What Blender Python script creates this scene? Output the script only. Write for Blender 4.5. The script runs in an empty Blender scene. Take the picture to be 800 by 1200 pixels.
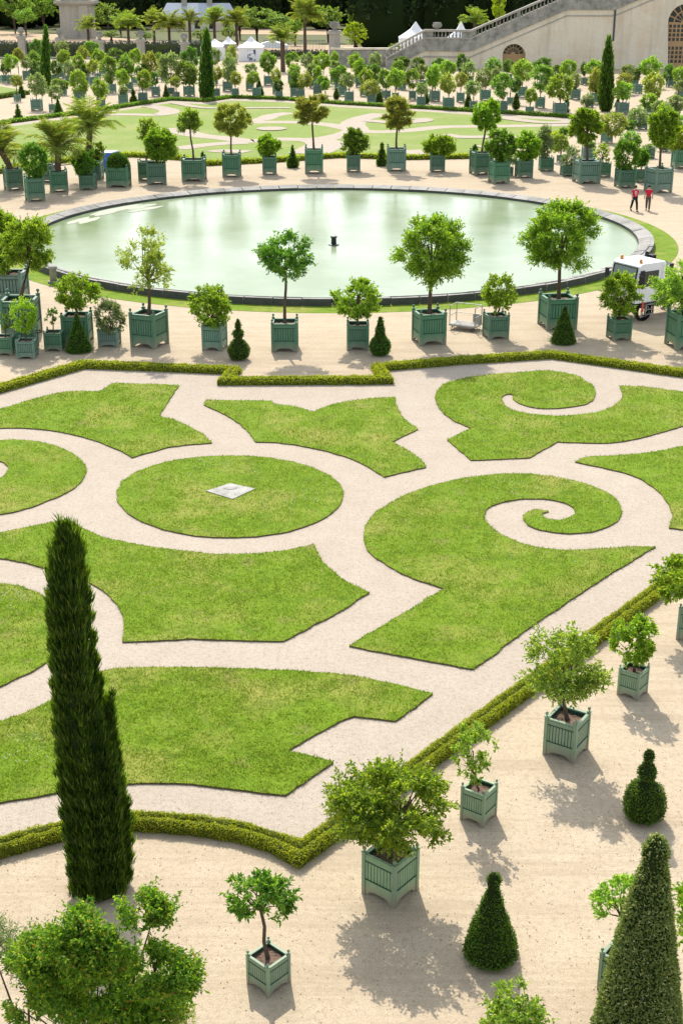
import bpy, bmesh, math, random
import numpy as np
from mathutils import Vector, noise
from mathutils.geometry import tessellate_polygon
random.seed(7)
S = bpy.context.scene
COL = S.collection
R = math.radians
# ------------------------------------------------------------------ camera geometry (metres, ground z = 0)
FPX, CAMH = 1577.0, 15.0
PITCH = math.atan(628 / FPX)
CP, SP = math.cos(PITCH), math.sin(PITCH)

def ray(x, y):
    u = (x - 400) / FPX; v = (y - 600) / FPX
    return u, CP - v * SP, -SP - v * CP
def G(x, y, z=0.0):
    d = ray(x, y); t = (z - CAMH) / d[2]
    return d[0] * t, d[1] * t
def VP(x, y, Y):
    d = ray(x, y); t = Y / d[1]
    return d[0] * t, CAMH + d[2] * t
def scale_at(Y, z=0.0):                      # pixels of the 800 x 1200 photo per metre
    return FPX / (Y * CP + (CAMH - z) * SP)

# ------------------------------------------------------------------ object helpers
def tag(o, label=None, cat=None, group=None, kind=None):
    if label: o['label'] = label
    if cat: o['category'] = cat
    if group: o['group'] = group
    if kind: o['kind'] = kind
    return o
def empty(name, loc, label, cat, group=None):
    o = bpy.data.objects.new(name, None); COL.objects.link(o)
    o.location = loc; o.empty_display_size = .2
    return tag(o, label, cat, group)
def child(name, mesh, parent, loc=(0, 0, 0), scale=(1, 1, 1), rot=0.0):
    o = bpy.data.objects.new(name, mesh); COL.objects.link(o)
    o.parent = parent; o.location = loc; o.scale = scale; o.rotation_euler[2] = rot
    return o

class MB:
    def __init__(self): self.v = []; self.n = 0; self.f = []
    def add(self, verts, faces, mat=0, smooth=False):
        v = np.asarray(verts, dtype=np.float64).reshape(-1, 3)
        f = np.asarray(faces, dtype=np.int64)
        self.v.append(v); self.f.append((f + self.n, mat, smooth)); self.n += len(v)
    def box(self, c, s, rot=0.0, mat=0):
        x, y, z = s[0] / 2, s[1] / 2, s[2] / 2
        p = np.array([(-x,-y,-z),(x,-y,-z),(x,y,-z),(-x,y,-z),(-x,-y,z),(x,-y,z),(x,y,z),(-x,y,z)])
        if rot:
            ca, sa = math.cos(rot), math.sin(rot)
            p = np.stack([p[:,0]*ca - p[:,1]*sa, p[:,0]*sa + p[:,1]*ca, p[:,2]], 1)
        self.add(p + np.array(c), [(0,3,2,1),(4,5,6,7),(0,1,5,4),(1,2,6,5),(2,3,7,6),(3,0,4,7)], mat)
    def lathe(self, prof, n=16, c=(0, 0, 0), mat=0, smooth=True, cap=True):
        a = np.linspace(0, 2*math.pi, n, endpoint=False)
        rings = [np.stack([c[0] + r*np.cos(a), c[1] + r*np.sin(a), np.full(n, c[2] + z)], 1) for z, r in prof]
        f = []
        for i in range(len(prof) - 1):
            for k in range(n):
                k2 = (k + 1) % n
                f.append((i*n + k, i*n + k2, (i+1)*n + k2, (i+1)*n + k))
        base = self.n
        self.add(np.concatenate(rings), f, mat, smooth)
        if cap:
            m = len(prof) - 1
            self.v.append(np.array([(c[0], c[1], c[2] + prof[0][0]), (c[0], c[1], c[2] + prof[m][0])])); ci = self.n; self.n += 2
            t = [(ci, base + (k+1) % n, base + k) for k in range(n)] + [(ci+1, base + m*n + k, base + m*n + (k+1) % n) for k in range(n)]
            self.f.append((np.array(t), mat, smooth))
    def tube(self, pts, rads, n=6, mat=0):
        pts = [Vector(p) for p in pts]; rings = []
        for i, p in enumerate(pts):
            d = (pts[min(i+1, len(pts)-1)] - pts[max(i-1, 0)])
            d = d.normalized() if d.length > 1e-9 else Vector((0, 0, 1))
            a = d.orthogonal().normalized() if abs(d.z) < .95 else d.cross(Vector((0, 1, 0))).normalized()
            b = d.cross(a)
            for k in range(n):
                t = 2*math.pi*k/n
                rings.append(p + (a*math.cos(t) + b*math.sin(t))*rads[i])
        f = []
        for i in range(len(pts)-1):
            for k in range(n):
                k2 = (k+1) % n
                f.append((i*n+k, i*n+k2, (i+1)*n+k2, (i+1)*n+k))
        self.add([tuple(q) for q in rings], f, mat, True)
    def poly(self, loops, z, mat=0):                     # flat polygon (first loop outer, others holes) at height z
        vs = [[Vector((x, y, 0)) for x, y in lp] for lp in loops]
        tri = tessellate_polygon(vs)
        flat = [(x, y, z) for lp in loops for x, y in lp]
        out = []
        for a, b, c in tri:
            A, B, C_ = flat[a], flat[b], flat[c]
            if (B[0]-A[0])*(C_[1]-A[1]) - (B[1]-A[1])*(C_[0]-A[0]) < 0: b, c = c, b
            out.append((a, b, c))
        self.add(flat, out, mat)
    def prism_y(self, loops, y0, y1, mat=0, back=True):  # polygon in the x-z plane, front face at y0, depth to y1
        vs = [[Vector((x, z, 0)) for x, z in lp] for lp in loops]
        tri = tessellate_polygon(vs); flat = [(x, z) for lp in loops for x, z in lp]
        out = []
        for a, b, c in tri:
            A, B, C_ = flat[a], flat[b], flat[c]
            if (B[0]-A[0])*(C_[1]-A[1]) - (B[1]-A[1])*(C_[0]-A[0]) < 0: b, c = c, b
            out.append((a, b, c))
        self.add([(x, y0, z) for x, z in flat], out, mat)
        if back: self.add([(x, y1, z) for x, z in flat], [t[::-1] for t in out], mat)
        for lp in loops:
            m = len(lp); ar = sum(lp[i][0]*lp[(i+1) % m][1] - lp[(i+1) % m][0]*lp[i][1] for i in range(m))
            v = [(x, y0, z) for x, z in lp] + [(x, y1, z) for x, z in lp]
            q = [(i, i+m, (i+1) % m + m, (i+1) % m) for i in range(m)]
            if (ar < 0) != (lp is not loops[0]): q = [t[::-1] for t in q]
            self.add(v, q, mat)
    def mesh(self, name, mats):
        me = bpy.data.meshes.new(name)
        V = np.concatenate(self.v) if self.v else np.zeros((0, 3))
        idx, tot, mi, sm = [], [], [], []
        for f, m, s in self.f:
            idx.append(f.reshape(-1)); tot.append(np.full(len(f), f.shape[1])); mi.append(np.full(len(f), m)); sm.append(np.full(len(f), s))
        idx = np.concatenate(idx); tot = np.concatenate(tot); mi = np.concatenate(mi); sm = np.concatenate(sm)
        me.vertices.add(len(V)); me.vertices.foreach_set('co', V.reshape(-1).astype(np.float32))
        me.loops.add(len(idx)); me.loops.foreach_set('vertex_index', idx.astype(np.int32))
        me.polygons.add(len(tot))
        st = np.concatenate([[0], np.cumsum(tot)[:-1]])
        me.polygons.foreach_set('loop_start', st.astype(np.int32)); me.polygons.foreach_set('loop_total', tot.astype(np.int32))
        for m in (mats if isinstance(mats, (list, tuple)) else [mats]): me.materials.append(m)
        me.polygons.foreach_set('material_index', mi.astype(np.int32)); me.polygons.foreach_set('use_smooth', sm.astype(bool))
        me.update(calc_edges=True); me.validate()
        return me
    def obj(self, name, mats, parent=None, loc=(0, 0, 0)):
        o = bpy.data.objects.new(name, self.mesh(name, mats)); COL.objects.link(o)
        o.parent = parent; o.location = loc
        return o

# ------------------------------------------------------------------ materials
class N:
    def __init__(self, name):
        self.m = bpy.data.materials.new(name); self.m.use_nodes = True
        self.t = self.m.node_tree; self.t.nodes.clear()
        self.out = self.t.nodes.new('ShaderNodeOutputMaterial')
    def n(self, typ, **kw):
        nd = self.t.nodes.new(typ)
        for k, v in kw.items():
            if k in nd.inputs.keys(): nd.inputs[k].default_value = v
            else: setattr(nd, k, v)
        return nd
    def l(self, a, b): self.t.links.new(a, b)
    def coord(self, kind='Object'): return self.n('ShaderNodeTexCoord').outputs[kind]
    def noise(self, scale, detail=4, rough=.55, vec=None):
        nd = self.n('ShaderNodeTexNoise'); nd.inputs['Scale'].default_value = scale
        nd.inputs['Detail'].default_value = detail; nd.inputs['Roughness'].default_value = rough
        if vec is not None: self.l(vec, nd.inputs['Vector'])
        return nd.outputs['Fac']
    def ramp(self, fac, stops):
        nd = self.n('ShaderNodeValToRGB'); e = nd.color_ramp.elements
        while len(e) < len(stops): e.new(.5)
        for i, (p, c) in enumerate(stops):
            e[i].position = p; e[i].color = (*c, 1) if len(c) == 3 else c
        self.l(fac, nd.inputs['Fac']); return nd.outputs['Color']
    def mix(self, fac, a, b, mode='MIX'):
        nd = self.n('ShaderNodeMix', data_type='RGBA', blend_type=mode)
        for s, v in ((0, fac), (6, a), (7, b)):
            if hasattr(v, 'links') or hasattr(v, 'is_linked'): self.l(v, nd.inputs[s])
            else: nd.inputs[s].default_value = v if s == 0 else (*v, 1)
        return nd.outputs[2]
    def math(self, op, a, b=0.0):
        nd = self.n('ShaderNodeMath', operation=op)
        for i, v in enumerate((a, b)):
            if hasattr(v, 'is_linked'): self.l(v, nd.inputs[i])
            else: nd.inputs[i].default_value = v
        return nd.outputs[0]
    def bump(self, h, strength=.3, dist=.02):
        nd = self.n('ShaderNodeBump'); nd.inputs['Strength'].default_value = strength; nd.inputs['Distance'].default_value = dist
        self.l(h, nd.inputs['Height']); return nd.outputs['Normal']
    def bsdf(self, col, rough=.7, spec=.3, normal=None, metal=0.0):
        b = self.n('ShaderNodeBsdfPrincipled')
        if hasattr(col, 'is_linked'): self.l(col, b.inputs['Base Color'])
        else: b.inputs['Base Color'].default_value = (*col, 1)
        if hasattr(rough, 'is_linked'): self.l(rough, b.inputs['Roughness'])
        else: b.inputs['Roughness'].default_value = rough
        b.inputs['Specular IOR Level'].default_value = spec; b.inputs['Metallic'].default_value = metal
        if normal is not None: self.l(normal, b.inputs['Normal'])
        return b.outputs[0]
    def done(self, sh): self.l(sh, self.out.inputs['Surface']); return self.m

def leaf_mat(name, stops, trans=.35, tcol=(1.5, 1.5, .7), rough=.45, spec=.4):
    k = N(name)
    r = k.n('ShaderNodeNewGeometry').outputs['Random Per Island']
    c = k.ramp(r, stops)
    oi = k.n('ShaderNodeObjectInfo').outputs['Random']
    hs = k.n('ShaderNodeHueSaturation'); k.l(c, hs.inputs['Color'])
    k.l(k.math('ADD', k.math('MULTIPLY', oi, .03), .485), hs.inputs['Hue'])
    k.l(k.math('ADD', k.math('MULTIPLY', oi, .3), .85), hs.inputs['Value'])
    c = hs.outputs[0]
    p = k.bsdf(c, rough, spec)
    t = k.n('ShaderNodeBsdfTranslucent')
    k.l(k.mix(1.0, c, tcol, 'MULTIPLY'), t.inputs['Color'])
    m = k.n('ShaderNodeMixShader'); m.inputs[0].default_value = trans
    k.l(p, m.inputs[1]); k.l(t.outputs[0], m.inputs[2])
    return k.done(m.outputs[0])

def simple(name, col, rough=.6, spec=.3, var=.25, scale=6, metal=0.0, bump=.0):
    k = N(name); v = k.coord()
    f = k.noise(scale, 5, .6, v)
    c = k.mix(f, tuple(x*(1-var) for x in col), tuple(min(1, x*(1+var)) for x in col))
    nm = k.bump(f, bump, .02) if bump else None
    return k.done(k.bsdf(c, rough, spec, nm, metal))

M = {}
M['orange'] = leaf_mat('leaf_orange', [(0, (.07,.16,.014)), (.5, (.155,.28,.024)), (.85, (.24,.36,.04)), (1, (.34,.41,.09))], .56, (1.9,1.8,.6))
M['dark'] = leaf_mat('leaf_dark', [(0, (.045,.12,.016)), (.6, (.10,.21,.026)), (1, (.22,.33,.06))], .52, (1.9,1.8,.6))
M['bright'] = leaf_mat('leaf_bright', [(0, (.12,.23,.016)), (.5, (.21,.33,.022)), (1, (.31,.40,.04))], .56, (1.9,1.8,.6))
M['yellow'] = leaf_mat('leaf_yellow', [(0, (.14,.20,.03)), (.5, (.25,.31,.05)), (.9, (.35,.38,.08)), (1, (.35,.24,.10))], .52, (1.6,1.55,.65))
M['light'] = leaf_mat('leaf_light', [(0, (.09,.19,.025)), (.5, (.19,.31,.05)), (1, (.32,.41,.11))], .56, (1.9,1.8,.6))
M['olive'] = leaf_mat('leaf_olive', [(0, (.10,.16,.06)), (.6, (.19,.26,.11)), (1, (.31,.36,.20))], .42, (1.5,1.5,.7))
M['pom'] = leaf_mat('leaf_shrub', [(0, (.05,.17,.014)), (.45, (.11,.28,.025)), (.88, (.24,.41,.04)), (.985, (.42,.42,.07)), (1, (.45,.13,.05))], .54, (1.8,1.75,.65))
M['box'] = leaf_mat('leaf_box', [(0, (.17,.26,.012)), (.5, (.33,.42,.02)), (1, (.50,.55,.05))], .42, (1.5,1.45,.6))
M['yew'] = leaf_mat('leaf_yew', [(0, (.035,.10,.010)), (.6, (.085,.175,.014)), (1, (.16,.26,.022))], .4, (1.7,1.7,.6))
M['varieg'] = leaf_mat('leaf_variegated', [(0, (.08,.14,.03)), (.5, (.17,.235,.06)), (.85, (.27,.33,.11)), (1, (.50,.52,.28))], .42)
M['cypress'] = leaf_mat('leaf_cypress', [(0, (.02,.06,.008)), (.5, (.055,.13,.014)), (.9, (.13,.23,.022)), (1, (.20,.26,.045))], .52, (1.8,1.8,.6))
M['palm'] = leaf_mat('leaf_palm', [(0, (.12,.20,.025)), (.6, (.24,.32,.055)), (.93, (.36,.38,.10)), (1, (.38,.29,.12))], .52, (1.5,1.5,.6))
M['forest'] = leaf_mat('leaf_forest', [(0, (.014,.032,.014)), (.6, (.028,.058,.02)), (1, (.06,.10,.03))], .15, (1.2,1.2,.8), .8, .1)
M['woodland'] = leaf_mat('leaf_woodland', [(0, (.08,.17,.03)), (.6, (.17,.27,.045)), (1, (.28,.37,.08))], .5, (1.7,1.7,.7))
M['grass'] = leaf_mat('leaf_grass', [(0, (.10,.17,.012)), (.5, (.165,.25,.018)), (.86, (.24,.31,.032)), (1, (.36,.32,.11))], .38, (1.5,1.5,.7), .6, .15)
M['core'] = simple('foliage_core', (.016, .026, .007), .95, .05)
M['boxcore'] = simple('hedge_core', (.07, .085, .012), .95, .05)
M['bark'] = simple('bark', (.10, .07, .05), .9, .1, .4, 14, bump=.5)
M['soil'] = simple('soil', (.17, .115, .085), .95, .1, .5, 18, bump=.6)
M['turf_edge'] = simple('turf_edge', (.13, .10, .05), .95, .05, .5, 12)
M['white_flower'] = simple('white_petals', (.75, .75, .7), .6)
M['white'] = simple('white_canvas', (.78, .78, .78), .6, .3, .05)
M['white_paint'] = simple('white_paint', (.72, .74, .76), .3, .5, .06)
M['iron'] = simple('dark_iron', (.04, .05, .05), .5, .5)
M['black'] = simple('black_rubber', (.02, .02, .022), .7, .3)
M['glass_dark'] = simple('dark_glass', (.02, .03, .035), .08, .5, .1)
M['screen'] = simple('windscreen_glass', (.10, .16, .14), .06, .6, .2)
M['amber'] = simple('amber_plastic', (.75, .26, .02), .3, .5, .1)
M['steel'] = simple('galvanised_steel', (.30, .30, .29), .45, .5, .15, 5, .5)
M['wood_tan'] = simple('tan_timber', (.42, .27, .13), .6, .3, .2, 3)
M['blue_paint'] = simple('blue_paint', (.03, .10, .36), .35, .5, .1)
M['skin'] = simple('skin', (.48, .29, .21), .6, .3, .1)
M['hair'] = simple('dark_hair', (.02, .015, .012), .6, .3)
M['red_shirt'] = simple('red_cotton', (.52, .025, .05), .85, .1, .15)
M['black_cloth'] = simple('black_cotton', (.018, .022, .02), .9, .1)
M['brown_cloth'] = simple('taupe_cotton', (.11, .085, .065), .9, .1)
M['print'] = simple('white_print', (.8, .74, .74), .8, .1, .05)
M['hazard'] = simple('hazard_red', (.6, .08, .05), .5)

def ground_mat(name, a, b, c, big=.09, speck=42, bstr=.35, tracks=0.0):
    k = N(name); v = k.coord()
    f1 = k.noise(big, 5, .6, v); f2 = k.noise(speck, 3, .7, v); f3 = k.noise(1.3, 6, .65, v); f5 = k.noise(9, 5, .75, v); f6 = k.noise(.45, 6, .7, v)
    col = k.mix(k.ramp(f1, [(.3, (0,0,0)), (.7, (1,1,1))]), a, b)
    col = k.mix(k.ramp(f3, [(.35, (.6,.6,.6)), (.62, (0,0,0))]), col, c)
    col = k.mix(k.ramp(f6, [(.52, (0,0,0)), (.75, (.5,.5,.5))]), col, c)
    col = k.mix(k.ramp(f5, [(.30, (.75,.75,.75)), (.52, (0,0,0))]), col, tuple(x*.72 for x in c))
    col = k.mix(k.ramp(f2, [(.30, (.95,.95,.95)), (.47, (0,0,0))]), col, tuple(x*.5 for x in c))
    col = k.mix(k.ramp(f2, [(.56, (0,0,0)), (.70, (.7,.7,.7))]), col, tuple(min(1, x*1.3) for x in a))
    if tracks:
        for rot, sc_, off in ((.35, (.10, 1.5, 1), 0), (-.5, (.07, 1.1, 1), 7), (1.2, (.06, 1.8, 1), 3)):
            mp = k.n('ShaderNodeMapping'); mp.inputs['Rotation'].default_value[2] = rot; mp.inputs['Scale'].default_value = sc_; mp.inputs['Location'].default_value = (off, off, 0); k.l(v, mp.inputs['Vector'])
            f4 = k.noise(1.0, 6, .65, mp.outputs[0])
            col = k.mix(k.ramp(f4, [(.55, (0,0,0)), (.60, (tracks,)*3), (.65, (0,0,0))]), col, tuple(x*.8 for x in c))
    nm = k.bump(k.math('ADD', k.math('MULTIPLY', f2, .6), f5), bstr, .03)
    return k.done(k.bsdf(col, .95, .1, nm))
M['gravel'] = ground_mat('pinkish_gravel', (.52,.435,.315), (.48,.39,.275), (.43,.34,.235), tracks=.4)
M['path_sand'] = ground_mat('pale_sand', (.46,.40,.325), (.43,.365,.29), (.385,.32,.25))
M['earth'] = ground_mat('rough_earth', (.10,.14,.05), (.16,.17,.07), (.13,.11,.06), .02)
M['road'] = ground_mat('dry_verge', (.50,.38,.25), (.46,.33,.20), (.40,.31,.2), .03)

def lawn_mat(name, cols, dry, scale=.35):
    k = N(name); v = k.coord()
    f1 = k.noise(scale, 6, .65, v); f2 = k.noise(9, 6, .75, v); f3 = k.noise(1.6, 6, .65, v); f4 = k.noise(.9, 6, .7, v)
    c = k.ramp(f2, [(.25, cols[0]), (.5, cols[1]), (.75, cols[2])])
    c = k.mix(k.ramp(f1, [(.48, (0,0,0)), (.68, (.8,.8,.8))]), c, dry)
    c = k.mix(k.ramp(f3, [(.3, (.75,.75,.75)), (.5, (0,0,0))]), c, cols[0])
    c = k.mix(k.ramp(f4, [(.58, (0,0,0)), (.72, (.7,.7,.7))]), c, (.26,.20,.09))
    return k.done(k.bsdf(c, .9, .08, k.bump(f2, .8, .06)))
M['lawn'] = lawn_mat('lawn_turf', [(.08,.15,.010), (.155,.245,.016), (.22,.30,.025)], (.33,.30,.08))
M['lawn_far'] = lawn_mat('pale_turf', [(.16,.22,.045), (.20,.27,.06), (.25,.31,.09)], (.30,.31,.12), .12)

def paint_mat(name, col, worn, dirt=.5):
    k = N(name); v = k.coord()
    oi = k.n('ShaderNodeObjectInfo').outputs['Random']
    mp = k.n('ShaderNodeMapping'); mp.inputs['Scale'].default_value = (6, 6, 1.2); k.l(v, mp.inputs['Vector'])
    f1 = k.noise(2.2, 5, .65, mp.outputs[0]); f2 = k.noise(7, 5, .7, v)
    c = k.mix(k.ramp(f1, [(.35, (0,0,0)), (.75, (.65,.65,.65))]), col, worn)
    c = k.mix(k.ramp(f2, [(.55, (0,0,0)), (.75, (.4,.4,.4))]), c, tuple(x*.6 for x in col))
    sep = k.n('ShaderNodeSeparateXYZ'); k.l(v, sep.inputs[0])
    low = k.math('ADD', sep.outputs['Z'], k.math('MULTIPLY', f2, .25))
    c = k.mix(k.ramp(low, [(.16, (dirt,)*3), (.50, (0,0,0))]), c, (.27, .24, .17))
    hs = k.n('ShaderNodeHueSaturation'); k.l(c, hs.inputs['Color'])
    k.l(k.math('ADD', k.math('MULTIPLY', oi, .26), .87), hs.inputs['Value']); k.l(k.math('ADD', k.math('MULTIPLY', oi, .3), .80), hs.inputs['Saturation'])
    return k.done(k.bsdf(hs.outputs[0], .55, .3, k.bump(f1, .15, .01)))
M['sage'] = paint_mat('sage_green_paint', (.18,.285,.165), (.31,.385,.25), 1.0)
M['green'] = paint_mat('dark_green_paint', (.060,.165,.088), (.13,.25,.15), .7)
M['bluegreen'] = paint_mat('grey_green_paint', (.11,.205,.145), (.20,.30,.235), .5)
M['gap'] = simple('shadow_gap_paint', (.03, .075, .045), .7, .2)

def stone_mat(name, a, b, stain, rows=.45, amt=.5, ssc=.22):
    k = N(name); v = k.coord()
    mp = k.n('ShaderNodeMapping'); mp.inputs['Rotation'].default_value[0] = R(90); k.l(v, mp.inputs['Vector'])
    br = k.n('ShaderNodeTexBrick'); k.l(mp.outputs[0], br.inputs['Vector'])
    br.inputs['Scale'].default_value = 1.0; br.inputs['Brick Width'].default_value = rows*2.4; br.inputs['Row Height'].default_value = rows
    br.inputs['Mortar Size'].default_value = .012; br.inputs['Color1'].default_value = (*a, 1); br.inputs['Color2'].default_value = (*b, 1)
    br.inputs['Mortar'].default_value = (*[x*.88 for x in a], 1)
    f1 = k.noise(ssc, 6, .7, v); f2 = k.noise(2.5, 6, .65, v)
    c = k.mix(k.ramp(f1, [(.45, (0,0,0)), (.7, (amt,)*3)]), br.outputs['Color'], stain)
    c = k.mix(k.ramp(f2, [(.5, (0,0,0)), (.8, (.35,.35,.35))]), c, tuple(x*.55 for x in a))
    ms = k.n('ShaderNodeMapping'); ms.inputs['Scale'].default_value = (.55, .55, .05); k.l(v, ms.inputs['Vector'])
    f7 = k.noise(1.0, 6, .7, ms.outputs[0])
    c = k.mix(k.ramp(f7, [(.50, (0,0,0)), (.68, (.55,.55,.55))]), c, tuple(x*.62 for x in a))
    c = k.mix(k.ramp(f7, [(.30, (.4,.4,.4)), (.44, (0,0,0))]), c, stain)
    return k.done(k.bsdf(c, .9, .15, k.bump(f2, .3, .05)))
M['limestone'] = stone_mat('pale_limestone', (.71,.64,.50), (.69,.62,.49), (.58,.43,.26), .45, .6)
M['old_stone'] = stone_mat('weathered_stone', (.38,.37,.32), (.30,.295,.26), (.09,.095,.08), .6, .9, .7)
M['pier_stone'] = stone_mat('grey_stone', (.42,.39,.33), (.37,.35,.3), (.2,.2,.18), .5, .6)
M['rim_stone'] = stone_mat('basin_stone', (.40,.385,.35), (.33,.315,.29), (.13,.135,.115), 3, .85, .5)
M['slab'] = simple('plaque_stone', (.34, .325, .30), .8, .2, .6, 3.5, bump=.5)

def water_mat():
    k = N('pond_water'); v = k.coord()
    f = k.noise(.12, 4, .6, v)
    c = k.mix(k.ramp(f, [(.35, (0,0,0)), (.65, (1,1,1))]), (.15,.21,.085), (.25,.305,.19))
    w = k.noise(1.4, 3, .5, v)
    b = k.bsdf(c, .19, .08, k.bump(w, .14, .04))
    return k.done(b)
M['water'] = water_mat()

M['dark_rim_stone'] = simple('dark_basin_stone', (.075, .08, .07), .85, .2, .5, 3)  # darker stone for the outer and inner upright faces of the pond rim

for _k, _st in (('far_orange', [(0, (.07,.15,.03)), (.5, (.15,.255,.045)), (1, (.26,.36,.09))]), ('far_bright', [(0, (.11,.21,.03)), (.5, (.21,.32,.045)), (1, (.33,.42,.09))]),
                ('far_dark', [(0, (.045,.11,.025)), (.6, (.10,.19,.04)), (1, (.19,.28,.07))]), ('far_olive', [(0, (.10,.16,.06)), (.6, (.20,.27,.12)), (1, (.31,.36,.20))]), ('far_yellow', [(0, (.14,.19,.04)), (.5, (.24,.29,.06)), (1, (.37,.36,.11))])):
    M[_k] = leaf_mat('leaf_' + _k, _st, .48, (1.7, 1.7, .75))
# ------------------------------------------------------------------ foliage
_VG = np.random.default_rng(99).random((64, 64))
def vnoise(x, y, s=1.0, seed=0):
    x = x*s + seed*17.3; y = y*s + seed*9.1; i = np.floor(x).astype(int); j = np.floor(y).astype(int); u = x - i; v = y - j
    u = u*u*(3-2*u); v = v*v*(3-2*v); g = lambda a, b: _VG[a % 64, b % 64]
    return (g(i, j)*(1-u) + g(i+1, j)*u)*(1-v) + (g(i, j+1)*(1-u) + g(i+1, j+1)*u)*v
def fnoise(x, y, s=1.0, seed=0):
    return vnoise(x, y, s, seed)*.55 + vnoise(x*.8 + y*.6, y*.8 - x*.6, s*2.1, seed+1)*.28 + vnoise(x*.6 - y*.8, y*.6 + x*.8, s*4.3, seed+2)*.17
def norm(a): return a / np.maximum(np.linalg.norm(a, axis=1, keepdims=True), 1e-9)
def add_leaves(mb, pos, d, L, W, rng, mat=0, flat=.6, fold=.22, nrm=None):
    n = len(pos); d = norm(d)
    up = (np.array([0, 0, 1.0]) if nrm is None else nrm) + rng.normal(0, flat, (n, 3))
    s = norm(np.cross(d, up)); nn = np.cross(s, d)
    L = np.broadcast_to(np.asarray(L, float), (n,))[:, None] * rng.uniform(.65, 1.25, (n, 1))
    W = np.broadcast_to(np.asarray(W, float), (n,))[:, None] * rng.uniform(.75, 1.2, (n, 1))
    a = pos; t = pos + d*L - nn*L*.12
    l = pos + d*L*.45 + s*W*.5 + nn*fold*W; r = pos + d*L*.45 - s*W*.5 + nn*fold*W
    v = np.stack([a, l, t, r], 1).reshape(-1, 3)
    b = np.arange(n)[:, None]*4
    f = np.concatenate([b + [0, 3, 2], b + [0, 2, 1]], 1).reshape(-1, 3)
    mb.add(v, f, mat)

def crown_points(rng, nclump, nleaf, spread=.2, hollow=.55, lobes=5, flat_bottom=.0, squash=1.0):
    """clump centres in the unit ball (uneven outline) and leaf points gathered round them"""
    c = norm(rng.normal(size=(nclump, 3))) * (hollow + (1-hollow)*rng.random((nclump, 1))**.6)
    ld = norm(rng.normal(size=(lobes, 3))); la = rng.uniform(-.22, .16, lobes)
    cd = norm(c); g = 1 + (np.maximum(0, cd @ ld.T - .35) * la * 1.6).sum(1)
    c = c * (.86*g)[:, None]
    if flat_bottom: c[:, 2] = np.where(c[:, 2] < -flat_bottom, -flat_bottom + .1*rng.normal(size=nclump), c[:, 2])
    m = 9; ns = max(1, nleaf//m)
    k = rng.integers(0, nclump, ns)
    cs = rng.uniform(.6, 1.3, nclump) * spread
    o = norm(rng.normal(size=(ns, 3))) * (cs[k][:, None] * rng.random((ns, 1))**.5) * np.array([1, 1, .8])
    q = c[k] + o
    sd_ = norm(norm(o)*.7 + norm(q)*.8 + rng.normal(0, .4, (ns, 3)) + np.array([0, 0, .3]))
    ln = rng.uniform(.12, .24, (ns, 1))
    t = (np.arange(m) + .5)/m
    p = (q[:, None, :] + sd_[:, None, :]*(t[None, :, None]*ln[:, None, :] - .06)).reshape(-1, 3)
    d = np.repeat(sd_, m, 0)*.6 + rng.normal(0, .62, (ns*m, 3)) - np.array([0, 0, .08])
    return c, p, d

STY = {  # clumps, leaves, leaf length m, width ratio, spread, hollow, material, flat_bottom
 'orange': (66, 8200, .125, .52, .195, .45, 'orange', .62),
 'round':  (80, 8500, .12, .54, .19, .6, 'orange', .66),
 'ball':   (130, 9500, .10, .52, .165, .76, 'dark', 0),
 'airy':   (48, 2800, .12, .48, .175, .35, 'yellow', 0),
 'light':  (60, 4000, .11, .48, .18, .30, 'light', 0),
 'thin':   (40, 1900, .10, .45, .19, .35, 'light', 0),
 'dark':   (64, 8000, .125, .52, .185, .5, 'dark', .6),
 'bright': (110, 9500, .105, .48, .185, .6, 'bright', 0),
 'olive':  (80, 4500, .10, .34, .20, .4, 'olive', 0),
 'column': (110, 9000, .10, .48, .20, .6, 'olive', 0),
 'sparse': (20, 800, .11, .42, .2, .35, 'dark', 0),
 'n1':     (34, 2600, .13, .42, .20, .4, 'dark', .5),
 'loose':  (36, 3000, .12, .48, .19, .35, 'light', .9),
 'shrub':  (46, 3200, .12, .50, .20, .25, 'pom', 0),
}
def limbs(mb, rng, base, c, rb, n=9, mat=0, sides=5):
    base = np.array(base)
    order = rng.permutation(len(c))[:n]
    for i in order:
        e = c[i]; m = base*.45 + e*.55 + rng.normal(0, .07, 3)*np.linalg.norm(e-base) - np.array([0, 0, .06])*np.linalg.norm(e-base)
        q = base*.75 + m*.25
        mb.tube([base, q, m, e], [rb*.6, rb*.5, rb*.34, rb*.12], sides, mat)

# the planter: one box, its four posts, its soil (1 m wide, body 1 m high), shared by every tree
def planter_mb():
    mb = MB()
    for k in range(4):
        a = k*math.pi/2; ca, sa = math.cos(a), math.sin(a)
        def put(x, y, z, sx, sy, sz, m=0): mb.box((x*ca - y*sa, x*sa + y*ca, z), (sx, sy, sz), a, m)
        put(0, -.425, .60, .83, .03, .74, 1)
        for j in range(9): put(-.376 + j*.094, -.452, .61, .072, .026, .44)
        put(0, -.456, .905, .83, .036, .10); put(0, -.456, .34, .83, .036, .08)
        put(0, -.480, .845, .83, .014, .022, 1); put(0, -.480, .392, .83, .014, .022, 1)
        put(0, -.440, .985, .83, .085, .035)
        pts = [(-.415, .31), (-.415, .012), (-.335, .012)] + [(x, .035 + .10*(1 - abs(x/.335)**4)) for x in np.linspace(-.33, .33, 17)] + [(.335, .012), (.415, .012), (.415, .31)]
        sub = MB(); sub.prism_y([pts[::-1]], -.472, -.445)
        for v, (f, m, s) in zip(sub.v, sub.f):
            mb.add(np.stack([v[:, 0]*ca - v[:, 1]*sa, v[:, 0]*sa + v[:, 1]*ca, v[:, 2]], 1), f - f.min())
    return mb
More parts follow.
